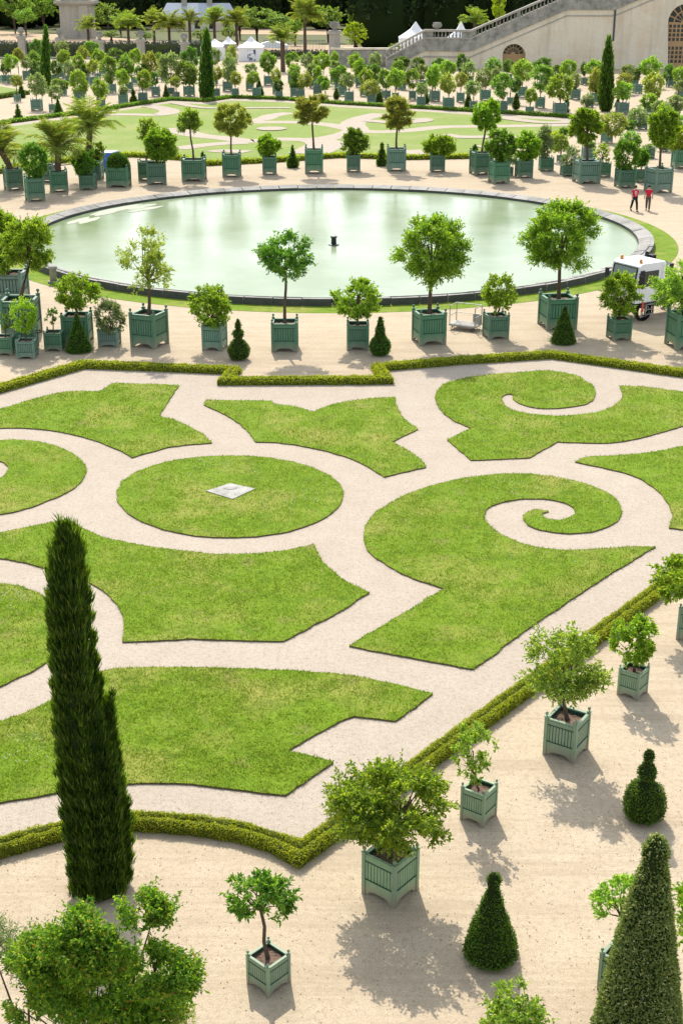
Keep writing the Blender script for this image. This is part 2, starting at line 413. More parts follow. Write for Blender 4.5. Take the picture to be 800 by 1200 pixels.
def post_mb():
    mb = MB()
    mb.box((0, 0, .515), (.092, .092, 1.03)); mb.box((0, 0, 1.04), (.115, .115, .03))
    mb.lathe([(1.055, .02), (1.085, .022), (1.10, .042), (1.125, .05), (1.15, .042), (1.168, .018)], 10)
    return mb
_sub = MB()
_sub_pl = planter_mb(); _sub_po = post_mb()
PLM = {c: _sub_pl.mesh('planter_box', [M[c], M['gap']]) for c in ('sage', 'green', 'bluegreen')}
POM = {c: _sub_po.mesh('corner_post', M[c]) for c in ('sage', 'green', 'bluegreen')}
_s = MB(); _gx = np.linspace(-.43, .43, 9); _gv = []; _gf = []
_rg = np.random.default_rng(3)
for j in range(9):
    for i in range(9): _gv.append((_gx[i], _gx[j], .86 + .05*_rg.random()*(1 if 0 < i < 8 and 0 < j < 8 else .2)))
for j in range(8):
    for i in range(8): _gf.append((j*9+i, j*9+i+1, j*9+i+10, j*9+i+9))
_s.add(_gv, _gf); SOILM = _s.mesh('soil', M['soil'])
_f = MB(); 
for m_ in (_sub_pl,):
    for v, (f, a, b) in zip(m_.v, m_.f): _f.add(v, f - f.min(), 2 if a else 0)
for sx in (-1, 1):
    for sy in (-1, 1):
        _f.box((sx*.452, sy*.452, .515), (.092, .092, 1.03)); _f.box((sx*.452, sy*.452, 1.1), (.08, .08, .09))
_f.add(_gv, _gf, 1)
FARM = {c: _f.mesh('planter_box', [M[c], M['soil'], M['gap']]) for c in ('green', 'bluegreen')}

def add_planter(root, s, h, rot, colour, detail=True):
    if detail:
        p = child('planter_box', PLM[colour], root, (0, 0, 0), (s, s, h), rot)
        for sx in (-1, 1):
            for sy in (-1, 1): child('corner_post', POM[colour], p, (sx*.452, sy*.452, 0))
        child('soil', SOILM, p)
    else:
        p = child('planter_box', FARM[colour], root, (0, 0, 0), (s, s, h), rot)
    return p

GRP = {}
def potted(bx, by, bw, bh, x0, y0, x1, y1, sty, rot, label, colour='green', dens=1.0, trunk=.05, group='trees in green planter boxes', leafk=1.0, lean=0.0, seed=None, name='potted_tree', cat='potted tree', Yforce=None, zforce=None):
    rr = R(rot); ext = abs(math.cos(rr)) + abs(math.sin(rr))
    gx, gy = G(bx, by); sc = scale_at(gy)
    s = bw/sc/ext
    Yc = gy + s*ext/2
    X = (bx - 400)/FPX*(Yc*CP + CAMH*SP)
    zt = VP(bx, by - bh, gy)[1]
    h = max(.3, zt)
    root = empty(name, (X, Yc, 0), label, cat, group)
    add_planter(root, s, h, rr, colour)
    cx, cz = VP((x0+x1)/2, (y0+y1)/2, Yc)
    k = scale_at(Yc, cz)
    rx = (x1-x0)/2/k; rz = (y1-y0)/2/k*1.0
    rng = np.random.default_rng(seed if seed is not None else int(bx*7 + by*13))
    nc, nl, L, wr, sp, ho, mt, fb = STY[sty]
    ar = max(rx, .3)*max(rz, .3)
    nl = int(nl*dens*max(.35, min(2.2, ar/1.6)))
    c, p, d = crown_points(rng, nc, nl, sp, ho, 5, fb)
    S3 = np.array([rx, rx*.95, rz]); off = np.array([cx - X, 0, cz])
    mb = MB(); add_leaves(mb, p*S3 + off, d, L*leafk, L*leafk*wr, rng)
    tb = MB(); zs = h*.86; zb = max(zs + .05, cz - rz*.55)
    wob = rng.normal(0, .02, (3, 2))
    top = (off[0]*1.0, 0, zb)
    tb.tube([(0, 0, zs - .02), (off[0]*.3 + wob[0, 0], wob[0, 1], zs + (zb-zs)*.35), (off[0]*.7 + wob[1, 0], wob[1, 1], zs + (zb-zs)*.7), top, (off[0], 0, cz + rz*.1)],
            [trunk*1.35, trunk, trunk*.92, trunk*.85, trunk*.4], 8)
    limbs(tb, rng, top, c*S3*np.array([.85]*3) + off, trunk, 12 if nl > 800 else 7)
    tb.obj('trunk', M['bark'], root); mb.obj('crown', M[mt], root)
    return root

# ------------------------------------------------------------------ clipped yews and cypresses
def lumps(p, f, seed=0.0):
    return (np.sin(p[:, 0]*f + seed) + np.sin(p[:, 1]*f*1.13 + seed*2.1) + np.sin(p[:, 2]*f*.9 + seed*1.7) + .6*np.sin((p[:, 0] + p[:, 2])*f*2.3 + seed)) / 3.6
def revolve_foliage(mb, prof, rng, n, L, W, upness=.2, jit=.04, tilt=.6, cx=None, mat=0, coremat=1, core=.93, lump=.03, flat=.6):
    """prof: list of (z, r); leaves all over the surface plus a dark core"""
    z = np.array([a for a, b in prof]); r = np.array([b for a, b in prof])
    seg = np.hypot(np.diff(z), np.diff(r)) * (r[:-1] + r[1:] + .02)
    k = rng.choice(len(seg), n, p=seg/seg.sum()); t = rng.random(n)
    zz = z[k] + (z[k+1]-z[k])*t; rr = r[k] + (r[k+1]-r[k])*t
    a = rng.uniform(0, 2*math.pi, n)
    dz = (z[k+1]-z[k]); dr = (r[k+1]-r[k]); ln = np.hypot(dz, dr) + 1e-9
    nr, nz = dz/ln, -dr/ln
    ox = np.interp(zz, z, cx) if cx is not None else 0
    nrm = np.stack([np.cos(a)*nr, np.sin(a)*nr, nz], 1)
    p = np.stack([np.cos(a)*rr + ox, np.sin(a)*rr, zz], 1)
    p = p + nrm*((lumps(p, 9/max(.3, r.max()))*lump - jit*.6 + rng.normal(0, jit*.35, n))[:, None])
    if upness > 1:
        rib = fnoise(a*2.6 + zz*.35, zz*.55, 1.0, 4) - .5
        p = p + nrm*(rib*rr*.42)[:, None]
        add_leaves(mb, p, nrm + rng.normal(0, tilt, (n, 3)) + np.array([0, 0, upness]), L, W, rng, mat, flat)
    else:
        add_leaves(mb, p, nrm*.55 + rng.normal(0, .7, (n, 3)) + np.array([0, 0, upness]), L, W, rng, mat, .45, nrm=nrm)
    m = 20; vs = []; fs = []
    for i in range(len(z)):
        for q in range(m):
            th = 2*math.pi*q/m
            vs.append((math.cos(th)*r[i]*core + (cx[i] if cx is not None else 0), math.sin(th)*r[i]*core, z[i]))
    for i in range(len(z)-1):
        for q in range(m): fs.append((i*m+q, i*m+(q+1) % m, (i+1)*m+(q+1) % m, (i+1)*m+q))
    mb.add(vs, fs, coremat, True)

def topiary(cx, by, prof_px, label, n=5000, L=.05, leaf='yew', name='clipped_yew', group='clipped topiary yews', knob=None, cat='topiary', Y=None, upn=.1):
    """prof_px: list of (pixel row, half width in pixels) from bottom to top"""
    hw0 = max(h for y, h in prof_px)
    gx, gy = G(cx, by); Yc = gy + hw0*.55/scale_at(gy)
    if Y: Yc = Y
    X = VP(cx, by, Yc)[0]
    root = empty(name, (X, Yc, 0), label, cat, group)
    pr = []
    for y, h in prof_px:
        z = VP(cx, y, Yc)[1]; k = scale_at(Yc, z); pr.append((max(z, .05), h/k))
    pr2 = [pr[0]]
    for a in pr[1:]:
        pr2.append((max(a[0], pr2[-1][0] + .012), max(a[1], .004)))
    rng = np.random.default_rng(int(cx*3 + by))
    mb = MB(); revolve_foliage(mb, pr2, rng, n, L, L*.45, upn, .035 if hw0 > 20 else .03)
    mb.obj('foliage', [M[leaf], M['core']], root)
    t = MB(); t.tube([(0, 0, -.02), (0, 0, pr2[0][0] + .15)], [.05, .045], 8); t.obj('trunk', M['bark'], root)
    return root

def sphere_prof(y0, y1, hw, n=9, cut=0.0):
    """rows from y0 (bottom) to y1 (top) of a ball of half width hw"""
    out = []
    for i in range(n):
        t = cut + (1-2*cut)*i/(n-1); a = math.pi*t
        out.append((y0 + (y1-y0)*(1-math.cos(a))/2, hw*math.sin(a)))
    return out

# ------------------------------------------------------------------ palms
def palm_mb(rng, nf, Lf, crownz, leaflet=.35, droop=.5, nl=26, w=.035):
    mb = MB(); sb = MB(); V = []; 
    for i in range(nf):
        az = rng.uniform(0, 2*math.pi); el = R(rng.uniform(20, 88)); Lr = Lf*rng.uniform(.8, 1.1)
        h = np.array([math.cos(az), math.sin(az), 0]); pts = []; p = np.array([0, 0, crownz], float); e = el
        st = 10
        for j in range(st+1):
            pts.append(p.copy()); dirv = h*math.cos(e) + np.array([0, 0, math.sin(e)])
            p = p + dirv*Lr/st; e -= droop*(.45 + .75*math.cos(el))*(.3 + 2.2*j/st)/st*2.4
        sb.tube([tuple(q) for q in pts[::2]], [.035*Lf/2.5*(1-.8*t) + .006 for t in np.linspace(0, 1, len(pts[::2]))], 4)
        P = np.array(pts); tt = np.linspace(.12, 1, nl)*st
        i0 = np.minimum(tt.astype(int), st-1); fr = (tt - i0)[:, None]
        q = P[i0]*(1-fr) + P[i0+1]*fr; tg = norm(P[i0+1]-P[i0]); side = norm(np.cross(tg, np.tile([0, 0, 1.0], (nl, 1))))
        ll = leaflet*Lf/2.5*np.sin(np.linspace(.35, 2.9, nl)) + .06
        for sg in (1, -1):
            d = side*sg + tg*.7 + np.array([0, 0, -.12]) + rng.normal(0, .12, (nl, 3))
            add_leaves(mb, q, d, ll*1.3, w*Lf/2.0, rng, 0, .3, .1)
    for v, (f, a, b) in zip(sb.v, sb.f): mb.add(v, f - f.min(), 0, True)
    return mb

# ------------------------------------------------------------------ hedges
def densify(pts, step):
    out = []
    for a, b in zip(pts[:-1], pts[1:]):
        n = max(1, int(math.dist(a, b)/step))
        for i in range(n): out.append((a[0] + (b[0]-a[0])*i/n, a[1] + (b[1]-a[1])*i/n))
    out.append(pts[-1]); return out
def hedge(pts, w, h, label, dens, L, group='low box hedges', step=.35, mat='box', seed=1):
    rng = np.random.default_rng(seed)
    P = np.array(densify(pts, step)); n = len(P)
    T = np.zeros_like(P); T[1:-1] = P[2:] - P[:-2]; T[0] = P[1]-P[0]; T[-1] = P[-1]-P[-2]
    T = T/np.linalg.norm(T, axis=1, keepdims=True); Nn = np.stack([-T[:, 1], T[:, 0]], 1)
    sg_ = np.diff(P, axis=0); sg_ /= np.linalg.norm(sg_, axis=1, keepdims=True); sn_ = np.stack([-sg_[:, 1], sg_[:, 0]], 1)
    Nn[:-1] /= np.maximum(.6, (Nn[:-1]*sn_).sum(1))[:, None]
    prof = [(-.46, 0), (-.5, .45), (-.48, .80), (-.36, .97), (-.22, 1.0), (-.07, .90), (0, .70), (.07, .90), (.22, 1.0), (.36, .97), (.48, .80), (.5, .45), (.46, 0)]
    mb = MB(); m = len(prof); vs = []
    for i in range(n):
        for x, z in prof: vs.append((P[i, 0] + Nn[i, 0]*x*w*.9, P[i, 1] + Nn[i, 1]*x*w*.9, z*h*.93))
    mb.add(vs, [(i*m+k, i*m+k+1, (i+1)*m+k+1, (i+1)*m+k) for i in range(n-1) for k in range(m-1)], 1, True)
    mb.add([vs[k] for k in range(m)], [(0, k+1, k) for k in range(1, m-1)], 1); mb.add([vs[(n-1)*m + k] for k in range(m)], [(0, k, k+1) for k in range(1, m-1)], 1)
    seg = np.linalg.norm(np.diff(P, axis=0), axis=1); tot = seg.sum()
    pr = np.array(prof)*np.array([w, h]); pl = np.linalg.norm(np.diff(pr, axis=0), axis=1)
    wgt = pl*np.array([.8, .9, 1, 1.3, 1.1, .5, .5, 1.1, 1.3, 1, .9, .8]); per = pl.sum()
    nl = int(tot*per*dens)
    i = rng.choice(n-1, nl, p=seg/tot); t = rng.random(nl)[:, None]
    k = rng.choice(m-1, nl, p=wgt/wgt.sum()); u = rng.random(nl)[:, None]
    q = pr[k]*(1-u) + pr[k+1]*u; dq = pr[k+1]-pr[k]; qn = np.stack([-dq[:, 1], dq[:, 0]], 1)/np.linalg.norm(dq, axis=1, keepdims=True)
    c = P[i]*(1-t) + P[i+1]*t; nn = Nn[i]*(1-t) + Nn[i+1]*t
    pos = np.stack([c[:, 0] + nn[:, 0]*q[:, 0], c[:, 1] + nn[:, 1]*q[:, 0], q[:, 1]], 1)
    nr = np.stack([nn[:, 0]*qn[:, 0], nn[:, 1]*qn[:, 0], qn[:, 1]], 1)
    lm = lumps(pos, 26, 1.0) + .6*lumps(pos, 61, 2.0)
    lm = (fnoise(pos[:, 0] + pos[:, 2], pos[:, 1] - pos[:, 2], 2.6/w, 3) - .5)*2.4 + (fnoise(pos[:, 0], pos[:, 1] + pos[:, 2], 8/w, 6) - .5)*1.4
    pos = pos + nr*(lm*.05*w/.6 - .015 + rng.normal(0, .008, nl))[:, None]
    add_leaves(mb, pos, nr*.5 + rng.normal(0, .7, (nl, 3)), L, L*.65, rng, 0, .4, nrm=nr)
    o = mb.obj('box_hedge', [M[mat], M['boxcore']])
    return tag(o, label, 'hedge', group)

# ------------------------------------------------------------------ lawns
def in_poly(x, y, poly):
    c = np.zeros(len(x), bool); n = len(poly); j = n-1
    for i in range(n):
        xi, yi = poly[i]; xj, yj = poly[j]
        m = ((yi > y) != (yj > y)) & (x < (xj-xi)*(y-yi)/(yj-yi+1e-12) + xi)
        c ^= m; j = i
    return c
def smooth_loop(px, z, corners=()):
    """pixel outline -> ground outline, Catmull-Rom through soft points, straight at corners (indices)"""
    P = [G(x, y, z) for x, y in px]; n = len(P); out = []
    cs = set(i % n for i in corners)
    for i in range(n):
        p0, p1, p2, p3 = P[i-1], P[i], P[(i+1) % n], P[(i+2) % n]
        if i in cs: p0 = (2*p1[0]-p2[0], 2*p1[1]-p2[1])
        if (i+1) % n in cs: p3 = (2*p2[0]-p1[0], 2*p2[1]-p1[1])
        L = math.dist(p1, p2); k = max(2, int(L/.18))
        for j in range(k):
            t = j/k
            q = []
            for a in (0, 1):
                m1 = (p2[a]-p0[a])*.5; m2 = (p3[a]-p1[a])*.5
                # limit tangents to the chord length so uneven spacing does not overshoot
                d1 = math.dist(p0, p2)*.5; d2 = math.dist(p1, p3)*.5
                m1 *= min(1, L/max(d1, 1e-6)); m2 *= min(1, L/max(d2, 1e-6))
                h = (2*t**3-3*t**2+1)*p1[a] + (t**3-2*t**2+t)*m1 + (-2*t**3+3*t**2)*p2[a] + (t**3-t**2)*m2
                q.append(h)
            out.append(tuple(q))
    return out
GRASS = MB(); grng = np.random.default_rng(11)
def lawn(px, corners, dens, z=.045, blade=.06):
    lp = smooth_loop(px, z, corners)
    jit = []
    for x, y in lp:
        a = noise.noise((x*2.3, y*2.3, 0))*.045 + noise.noise((x*7, y*7, 3))*.02
        jit.append((x + a, y + noise.noise((x*2.1, y*2.4, 9))*.04 + noise.noise((x*8, y*7, 5))*.02))
    lp = jit
    ar = sum(lp[i][0]*lp[(i+1) % len(lp)][1] - lp[(i+1) % len(lp)][0]*lp[i][1] for i in range(len(lp)))
    if ar < 0: lp = lp[::-1]
    mb = MB(); mb.poly([lp], z)
    n = len(lp)
    mb.add([(x, y, z) for x, y in lp] + [(x, y, 0) for x, y in lp], [(i, i+n, (i+1) % n + n, (i+1) % n) for i in range(n)], 1)
    o = mb.obj('lawn', [M['lawn'], M['turf_edge']]); tag(o, kind='structure')
    A = np.array(lp); lo, hi = A.min(0), A.max(0)
    lo[0] = max(lo[0], -16); hi[0] = min(hi[0], 18)
    N_ = int((hi-lo).prod()*dens*1.5)
    x = grng.uniform(lo[0], hi[0], N_); y = grng.uniform(lo[1], hi[1], N_)
    # clumpier in patches
    m = in_poly(x, y, lp)
    keep = grng.random(N_) < -.42 + 1.35*fnoise(x, y, .8, 1) + 1.0*fnoise(x, y, 5.0, 5)
    m &= keep; x, y = x[m], y[m]; k = len(x)
    # extra fringe along the cut edge
    e = grng.integers(0, n, int(n*9*min(1, dens/500))); ea = A[e] + (A[(e+1) % n]-A[e])*grng.random((len(e), 1)) + grng.normal(0, .012, (len(e), 2))
    x = np.concatenate([x, ea[:, 0]]); y = np.concatenate([y, ea[:, 1]]); k = len(x)
    h = blade*.8*grng.uniform(.5, 1.35, k)*(.45 + 1.1*fnoise(x, y, 3.0, 9)); w = blade*.21
    a = grng.uniform(0, math.pi, k); ln = grng.normal(0, .55, (k, 2))*h[:, None]
    b = np.stack([x, y, np.full(k, z - .005)], 1); dx = np.stack([np.cos(a)*w, np.sin(a)*w, a*0], 1)
    tip = b + np.stack([ln[:, 0], ln[:, 1], h*.85], 1)
    v = np.stack([b - dx, b + dx, tip], 1).reshape(-1, 3)
    GRASS.add(v, np.arange(k*3).reshape(-1, 3))
    return lp
def sheet(name, px, z, mat, kind='structure', world=False):
    lp = px if world else [G(x, y, z) for x, y in px]
    mb = MB(); mb.poly([lp], z); o = mb.obj(name, mat); return tag(o, kind=kind)
# ------------------------------------------------------------------ ground
g = MB(); g.poly([[(-3000, -300), (3000, -300), (3000, 6000), (-3000, 6000)]], -.02); tag(g.obj('ground', M['earth']), kind='structure')
sheet('gravel_yard', [(-170, -6), (170, -6), (170, 275), (-170, 275)], 0.0, M['gravel'], world=True)
near_h = [(352, 1007), (440, 941.5), (520, 882), (600, 823), (700, 748.5), (780, 689), (860, 630), (930, 578)]
curve_h = [(352, 1007), (322, 993), (282, 981), (225, 972.5), (165, 968), (115, 971), (75, 979.5), (35, 990), (0, 1000), (-45, 1016)]
far_h = [(-110, 487), (-40, 468.5), (0, 459), (98, 430.5), (275, 437.5), (264, 450), (453, 449), (442, 434), (540, 426), (645, 419), (800, 441), (900, 455.5), (980, 467)]
sheet('garden_path', curve_h[::-1] + near_h[1:] + far_h[::-1], .004, M['path_sand'])

# ------------------------------------------------------------------ the near lawns (outlines measured on the ground)
circ = [(269.5 + 132.5*math.cos(a), 580.5 + 48*math.sin(a) - 1.2*math.cos(2*a)) for a in np.linspace(0, 2*math.pi, 40, endpoint=False)]
lawn(circ, [], 420)
lawn([(-70,500),(0,479.5),(30,470),(75,459),(117,458.5),(132,449),(170,449.5),(210,451),(186,487.5),(202,491),(222,500),(238,509),(248.5,518.5),(210,522),(185,527),(155,536),(140,527.5),(110,515.5),(75,506.5),(40,502),(0,501.5),(-70,508)], [0,1,2,4,5,6,7,8,12,15,21], 260, blade=.075)
lawn([(-90,540),(-40,520),(0,515.5),(35,516),(65,522),(88,533),(101,547),(98,560),(85,573),(60,585),(30,596),(0,602.5),(-40,607),(-90,606),(-90,572),(-40,566),(0,560),(6,556),(10,549),(6,543.5),(0,540),(-40,534),(-80,548)], [0,13,14,22], 380)
lawn([(238,474),(243,468.5),(280,469),(318,469.5),(322,473.5),(345,476),(367,482.5),(382,476),(400,471.5),(430,467),(462,465),(465,477),(475,492),(490,502.5),(459,517.5),(480,529),(492,538),(499,547),(450,558.5),(435,549),(415,538.5),(385,529),(350,521.5),(320,518),(299,517.5),(290,505),(275,492.5),(255,481.5)], [0,1,3,4,6,10,13,14,17,18,24], 300, blade=.07)
def z2(L): return [(400 + x/2, 410 + y/2) for x, y in L]
lawn(z2([(248,210),(303,183),(260,163),(232,140),(220,115),(225,95),(245,78),(290,65),(350,57),(420,52),(480,48),(530,55),(558,62),(566,71),(585,80),(595,97),(590,115),(565,128),(520,135),(470,137),(430,130),(405,118),(401,104),(388,103),(375,111),(377,122),(395,138),(440,149),(500,154),(560,151),(610,142),(645,125),(658,105),(650,84),(700,85),(750,91),(800,98),(880,115),(960,140),(940,152),(870,165),(800,178),(740,195),(680,210),(620,218),(560,217),(505,215),(440,252),(380,255),(303,258)]), [0,1,13,22,33,34,38,46,47,49], 260, blade=.075)
lawn(z2([(548,262),(575,250),(640,247),(720,240),(800,225),(900,195),(1000,160),(1000,470),(900,432),(800,421),(765,416),(771,405),(773,385),(765,360),(740,330),(700,302),(660,287),(600,273)]), [0,6,7,10], 300, blade=.07)
lawn(z2([(733,461),(700,460),(640,463),(560,468),(500,467),(440,458),(390,440),(355,418),(335,395),(337,379),(350,366),(390,353),(440,348),(490,350),(530,361),(548,376),(543,388),(520,397),(495,398),(475,393),(467,385),(485,377),(455,373),(432,381),(425,395),(437,410),(465,421),(510,428),(560,428),(610,418),(645,400),(655,378),(645,352),(610,328),(560,310),(500,297),(440,290),(380,290),(300,298),(220,315),(150,340),(95,370),(60,405),(52,435),(60,465),(90,494),(150,527),(240,558),(130,625),(18,693),(160,720),(310,748),(430,657),(600,543)]), [0,21,47,49,51], 520, blade=.06)
lawn([(-60,650),(0,654),(30,659),(55,666),(85,675),(111,685),(125,695),(135,705),(143,720),(146,737),(143,752),(170,751),(225,748.5),(280,750),(332,751),(400,715),(432,693.5),(405,681),(385,665),(374,652),(367,638),(320,646.5),(280,649),(240,648),(200,643.5),(160,637.5),(125,630),(100,620),(78,608),(40,616),(0,624),(-60,640)], [0,10,14,16,20,28,31], 520)
lawn([(-80,690),(-40,685),(0,683.5),(25,687),(50,697),(68,710),(78,727),(78,745),(68,763),(50,779),(25,792),(0,804),(-40,812),(-80,815)], [0,13], 560)
lawn([(-60,960),(0,940),(35,934),(70,928),(110,921.5),(152,918),(190,917),(225,918.5),(280,925),(335,931.5),(391,892.5),(365,885),(339,880),(345,875),(370,860),(400,844.5),(415,839),(440,842),(462,845),(508,812.5),(450,799),(400,790),(350,786),(275,783),(210,781.5),(160,782),(125,785),(100,798),(75,812),(57,822),(30,835),(0,845),(-60,865)], [0,9,10,12,16,18,19,32], 900, blade=.055)
tag(GRASS.obj('grass', M['grass']), kind='stuff')

# little white flowers in the turf
fl = MB(); rng = np.random.default_rng(5)
pos = []
for (x, y, r, n) in ((48, 883, 28, 14), (8, 890, 16, 16), (30, 868, 22, 10), (610, 570, 45, 60), (640, 640, 60, 40), (250, 545, 40, 60), (350, 580, 40, 50), (560, 490, 50, 60), (640, 475, 50, 60), (215, 460, 25, 50), (20, 700, 25, 40), (440, 660, 40, 20)):
    for i in range(n):
        pos.append(G(x + rng.normal(0, r*.6), y + rng.normal(0, r*.22), .07))
polys = None
P = np.array([(x, y, .085) for x, y in pos]); P = np.repeat(P, 3, 0); P = P + rng.normal(0, .012, P.shape)
add_leaves(fl, P, rng.normal(0, 1, P.shape) + [0, 0, .4], .022, .02, rng)
tag(fl.obj('white_flowers', M['white_flower']), kind='stuff')

# stone plaque in the round lawn
q = [G(x, y, .07) for x, y in ((241.5, 575), (270, 566), (299, 572.5), (272.5, 584.5))]
root = empty('stone_plaque', (*G(270, 575), 0), 'pale square stone slab let into the middle of the round lawn', 'stone slab')
mb = MB(); v = [(x - root.location.x, y - root.location.y, .07) for x, y in q] + [(x - root.location.x, y - root.location.y, 0) for x, y in q]
mb.add(v, [(3, 2, 1, 0), (0, 1, 5, 4), (1, 2, 6, 5), (2, 3, 7, 6), (3, 0, 4, 7)]); mb.obj('slab', M['slab'], root)
mb = MB(); mb.lathe([(.07, .22), (.082, .21), (.088, .14), (.09, .03)], 16, (.0, .1, 0)); mb.obj('boss', M['slab'], root)

# ------------------------------------------------------------------ hedges of the near parterre
hedge([G(x, y) for x, y in curve_h[::-1] + near_h[1:]], .43, .26, 'nearest box hedge, curving behind the tall front cypress and then running diagonally right', 2600, .036, seed=2)
hedge([G(x, y) for x, y in far_h], .5, .28, 'long zigzag box hedge between the near lawns and the planters before the pond', 800, .065, seed=4)

# ------------------------------------------------------------------ pond
yf = G(391, 359)[1]; yb = G(391, 215.2, .42)[1]
PC = ((391-400)/FPX*((yf+yb)/2*CP + CAMH*SP), (yf+yb)/2); PR = (yb - yf)/2
a = np.linspace(0, 2*math.pi, 160, endpoint=False)
def ring(r): return [(PC[0] + r*math.cos(t), PC[1] + r*math.sin(t)) for t in a]
mb = MB(); mb.poly([ring(PR + 1.45), ring(PR - .4)], .010); tag(mb.obj('grass_verge', M['lawn']), kind='structure')
mb = MB(); mb.poly([ring(PR - .84)], .07); tag(mb.obj('pond_water', M['water']), kind='structure')
root = empty('stone_basin', (PC[0], PC[1], 0), 'round stepped stone rim of the large pond', 'pond rim')
mb = MB(); rr = np.random.default_rng(8)
nb = 84
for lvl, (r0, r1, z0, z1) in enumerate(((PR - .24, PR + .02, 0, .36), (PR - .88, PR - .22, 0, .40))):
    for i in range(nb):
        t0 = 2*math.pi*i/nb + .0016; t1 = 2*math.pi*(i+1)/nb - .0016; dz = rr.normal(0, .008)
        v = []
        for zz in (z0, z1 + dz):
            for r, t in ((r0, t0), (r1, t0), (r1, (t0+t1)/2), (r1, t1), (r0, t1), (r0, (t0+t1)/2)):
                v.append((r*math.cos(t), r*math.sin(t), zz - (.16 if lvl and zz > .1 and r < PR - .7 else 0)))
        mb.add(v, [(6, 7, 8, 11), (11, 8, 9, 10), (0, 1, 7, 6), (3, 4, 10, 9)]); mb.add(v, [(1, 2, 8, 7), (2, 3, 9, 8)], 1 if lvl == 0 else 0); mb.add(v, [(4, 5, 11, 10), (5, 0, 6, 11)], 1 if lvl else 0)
mb.obj('coping', [M['rim_stone'], M['dark_rim_stone']], root)
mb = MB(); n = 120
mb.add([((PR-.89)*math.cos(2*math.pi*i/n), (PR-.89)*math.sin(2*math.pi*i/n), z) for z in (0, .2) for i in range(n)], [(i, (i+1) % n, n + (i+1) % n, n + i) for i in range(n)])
mb.obj('inner_wall', M['dark_rim_stone'], root)
x, y = G(391, 287, .07)
root = empty('fountain_jet', (x, y, .05), 'dark metal fountain pipe standing alone in the pond', 'fountain')
mb = MB(); mb.lathe([(0, .16), (.45, .15), (.46, .2), (.54, .2), (.56, .12)], 14); mb.obj('pipe', M['iron'], root)
mb = MB(); mb.lathe([(.0, .34), (.05, .32), (.07, .17)], 14); mb.obj('base', M['iron'], root)
# scum drifting at the left rim
mb = MB(); rng = np.random.default_rng(21)
for i in range(16):
    ang = math.radians(rng.uniform(128, 172)); r = PR - 1.35 - abs(rng.normal(0, .8)); cx, cy = PC[0] + r*math.cos(ang), PC[1] + r*math.sin(ang)
    L_ = rng.uniform(.5, 1.6); ta = ang + math.pi/2
    lp = []
    for t in np.linspace(0, 2*math.pi, 16, endpoint=False):
        ex = L_*math.cos(t)*(1 + .3*rng.random()); ey = .28*math.sin(t)*(1 + .5*rng.random())
        px_, py_ = ex*math.cos(ta) - ey*math.sin(ta), ex*math.sin(ta) + ey*math.cos(ta)
        lp.append((cx + px_, cy + py_))
    mb.poly([[p for p in lp if math.dist(p, PC) < PR - 1.1] or lp], .076 + i*.0006)
tag(mb.obj('pond_scum', simple('pale_scum', (.36, .38, .29), .8, .2, .15)), kind='stuff')

# ------------------------------------------------------------------ far parterre beyond the pond
ff = [(-130, 214), (0, 203), (60, 192), (154, 183.5), (214, 187.5), (244, 194), (310, 190.5), (320, 190), (398, 184.5), (480, 187), (551, 185.5), (600, 173), (645, 161.5), (690, 148)]
bk = [(672, 138.5), (600, 134), (500, 128), (400, 122.5), (330, 117), (270, 115), (241, 119.5), (200, 117.5), (118, 130), (80, 135.5), (0, 146), (-90, 158)]
inner = [(-120, 207), (0, 198), (60, 188), (154, 180), (216, 184), (246, 190), (320, 186), (398, 181.5), (480, 184), (548, 182.5), (595, 170.5), (640, 159), (672, 146), (655, 141), (600, 137.5), (500, 131), (400, 125.5), (330, 119.8), (270, 117.8), (241, 122.3), (202, 120.3), (118, 133.5), (80, 139), (0, 150), (-80, 162)]
sheet('garden_path', ff + bk, .004, M['path_sand'])
sheet('lawn', inner, .03, M['lawn_far'])
def path(px, w, z=.036):
    P = [G(x, y, z) for x, y in px]
    for _ in range(2):
        Q = [P[0]]
        for a_, b_ in zip(P[:-1], P[1:]):
            Q += [(a_[0]*.75 + b_[0]*.25, a_[1]*.75 + b_[1]*.25), (a_[0]*.25 + b_[0]*.75, a_[1]*.25 + b_[1]*.75)]
        P = Q + [P[-1]]
    A = np.array(P); T = np.gradient(A, axis=0); T /= np.linalg.norm(T, axis=1, keepdims=True); Nn = np.stack([-T[:, 1], T[:, 0]], 1)
    n = len(A); V = np.concatenate([A - Nn*w/2, A + Nn*w/2]); V = np.column_stack([V, np.full(2*n, z)])
    mb = MB(); mb.add(V, [(i, i+1, n+i+1, n+i) for i in range(n-1)]); tag(mb.obj('garden_path', M['path_sand']), kind='structure')
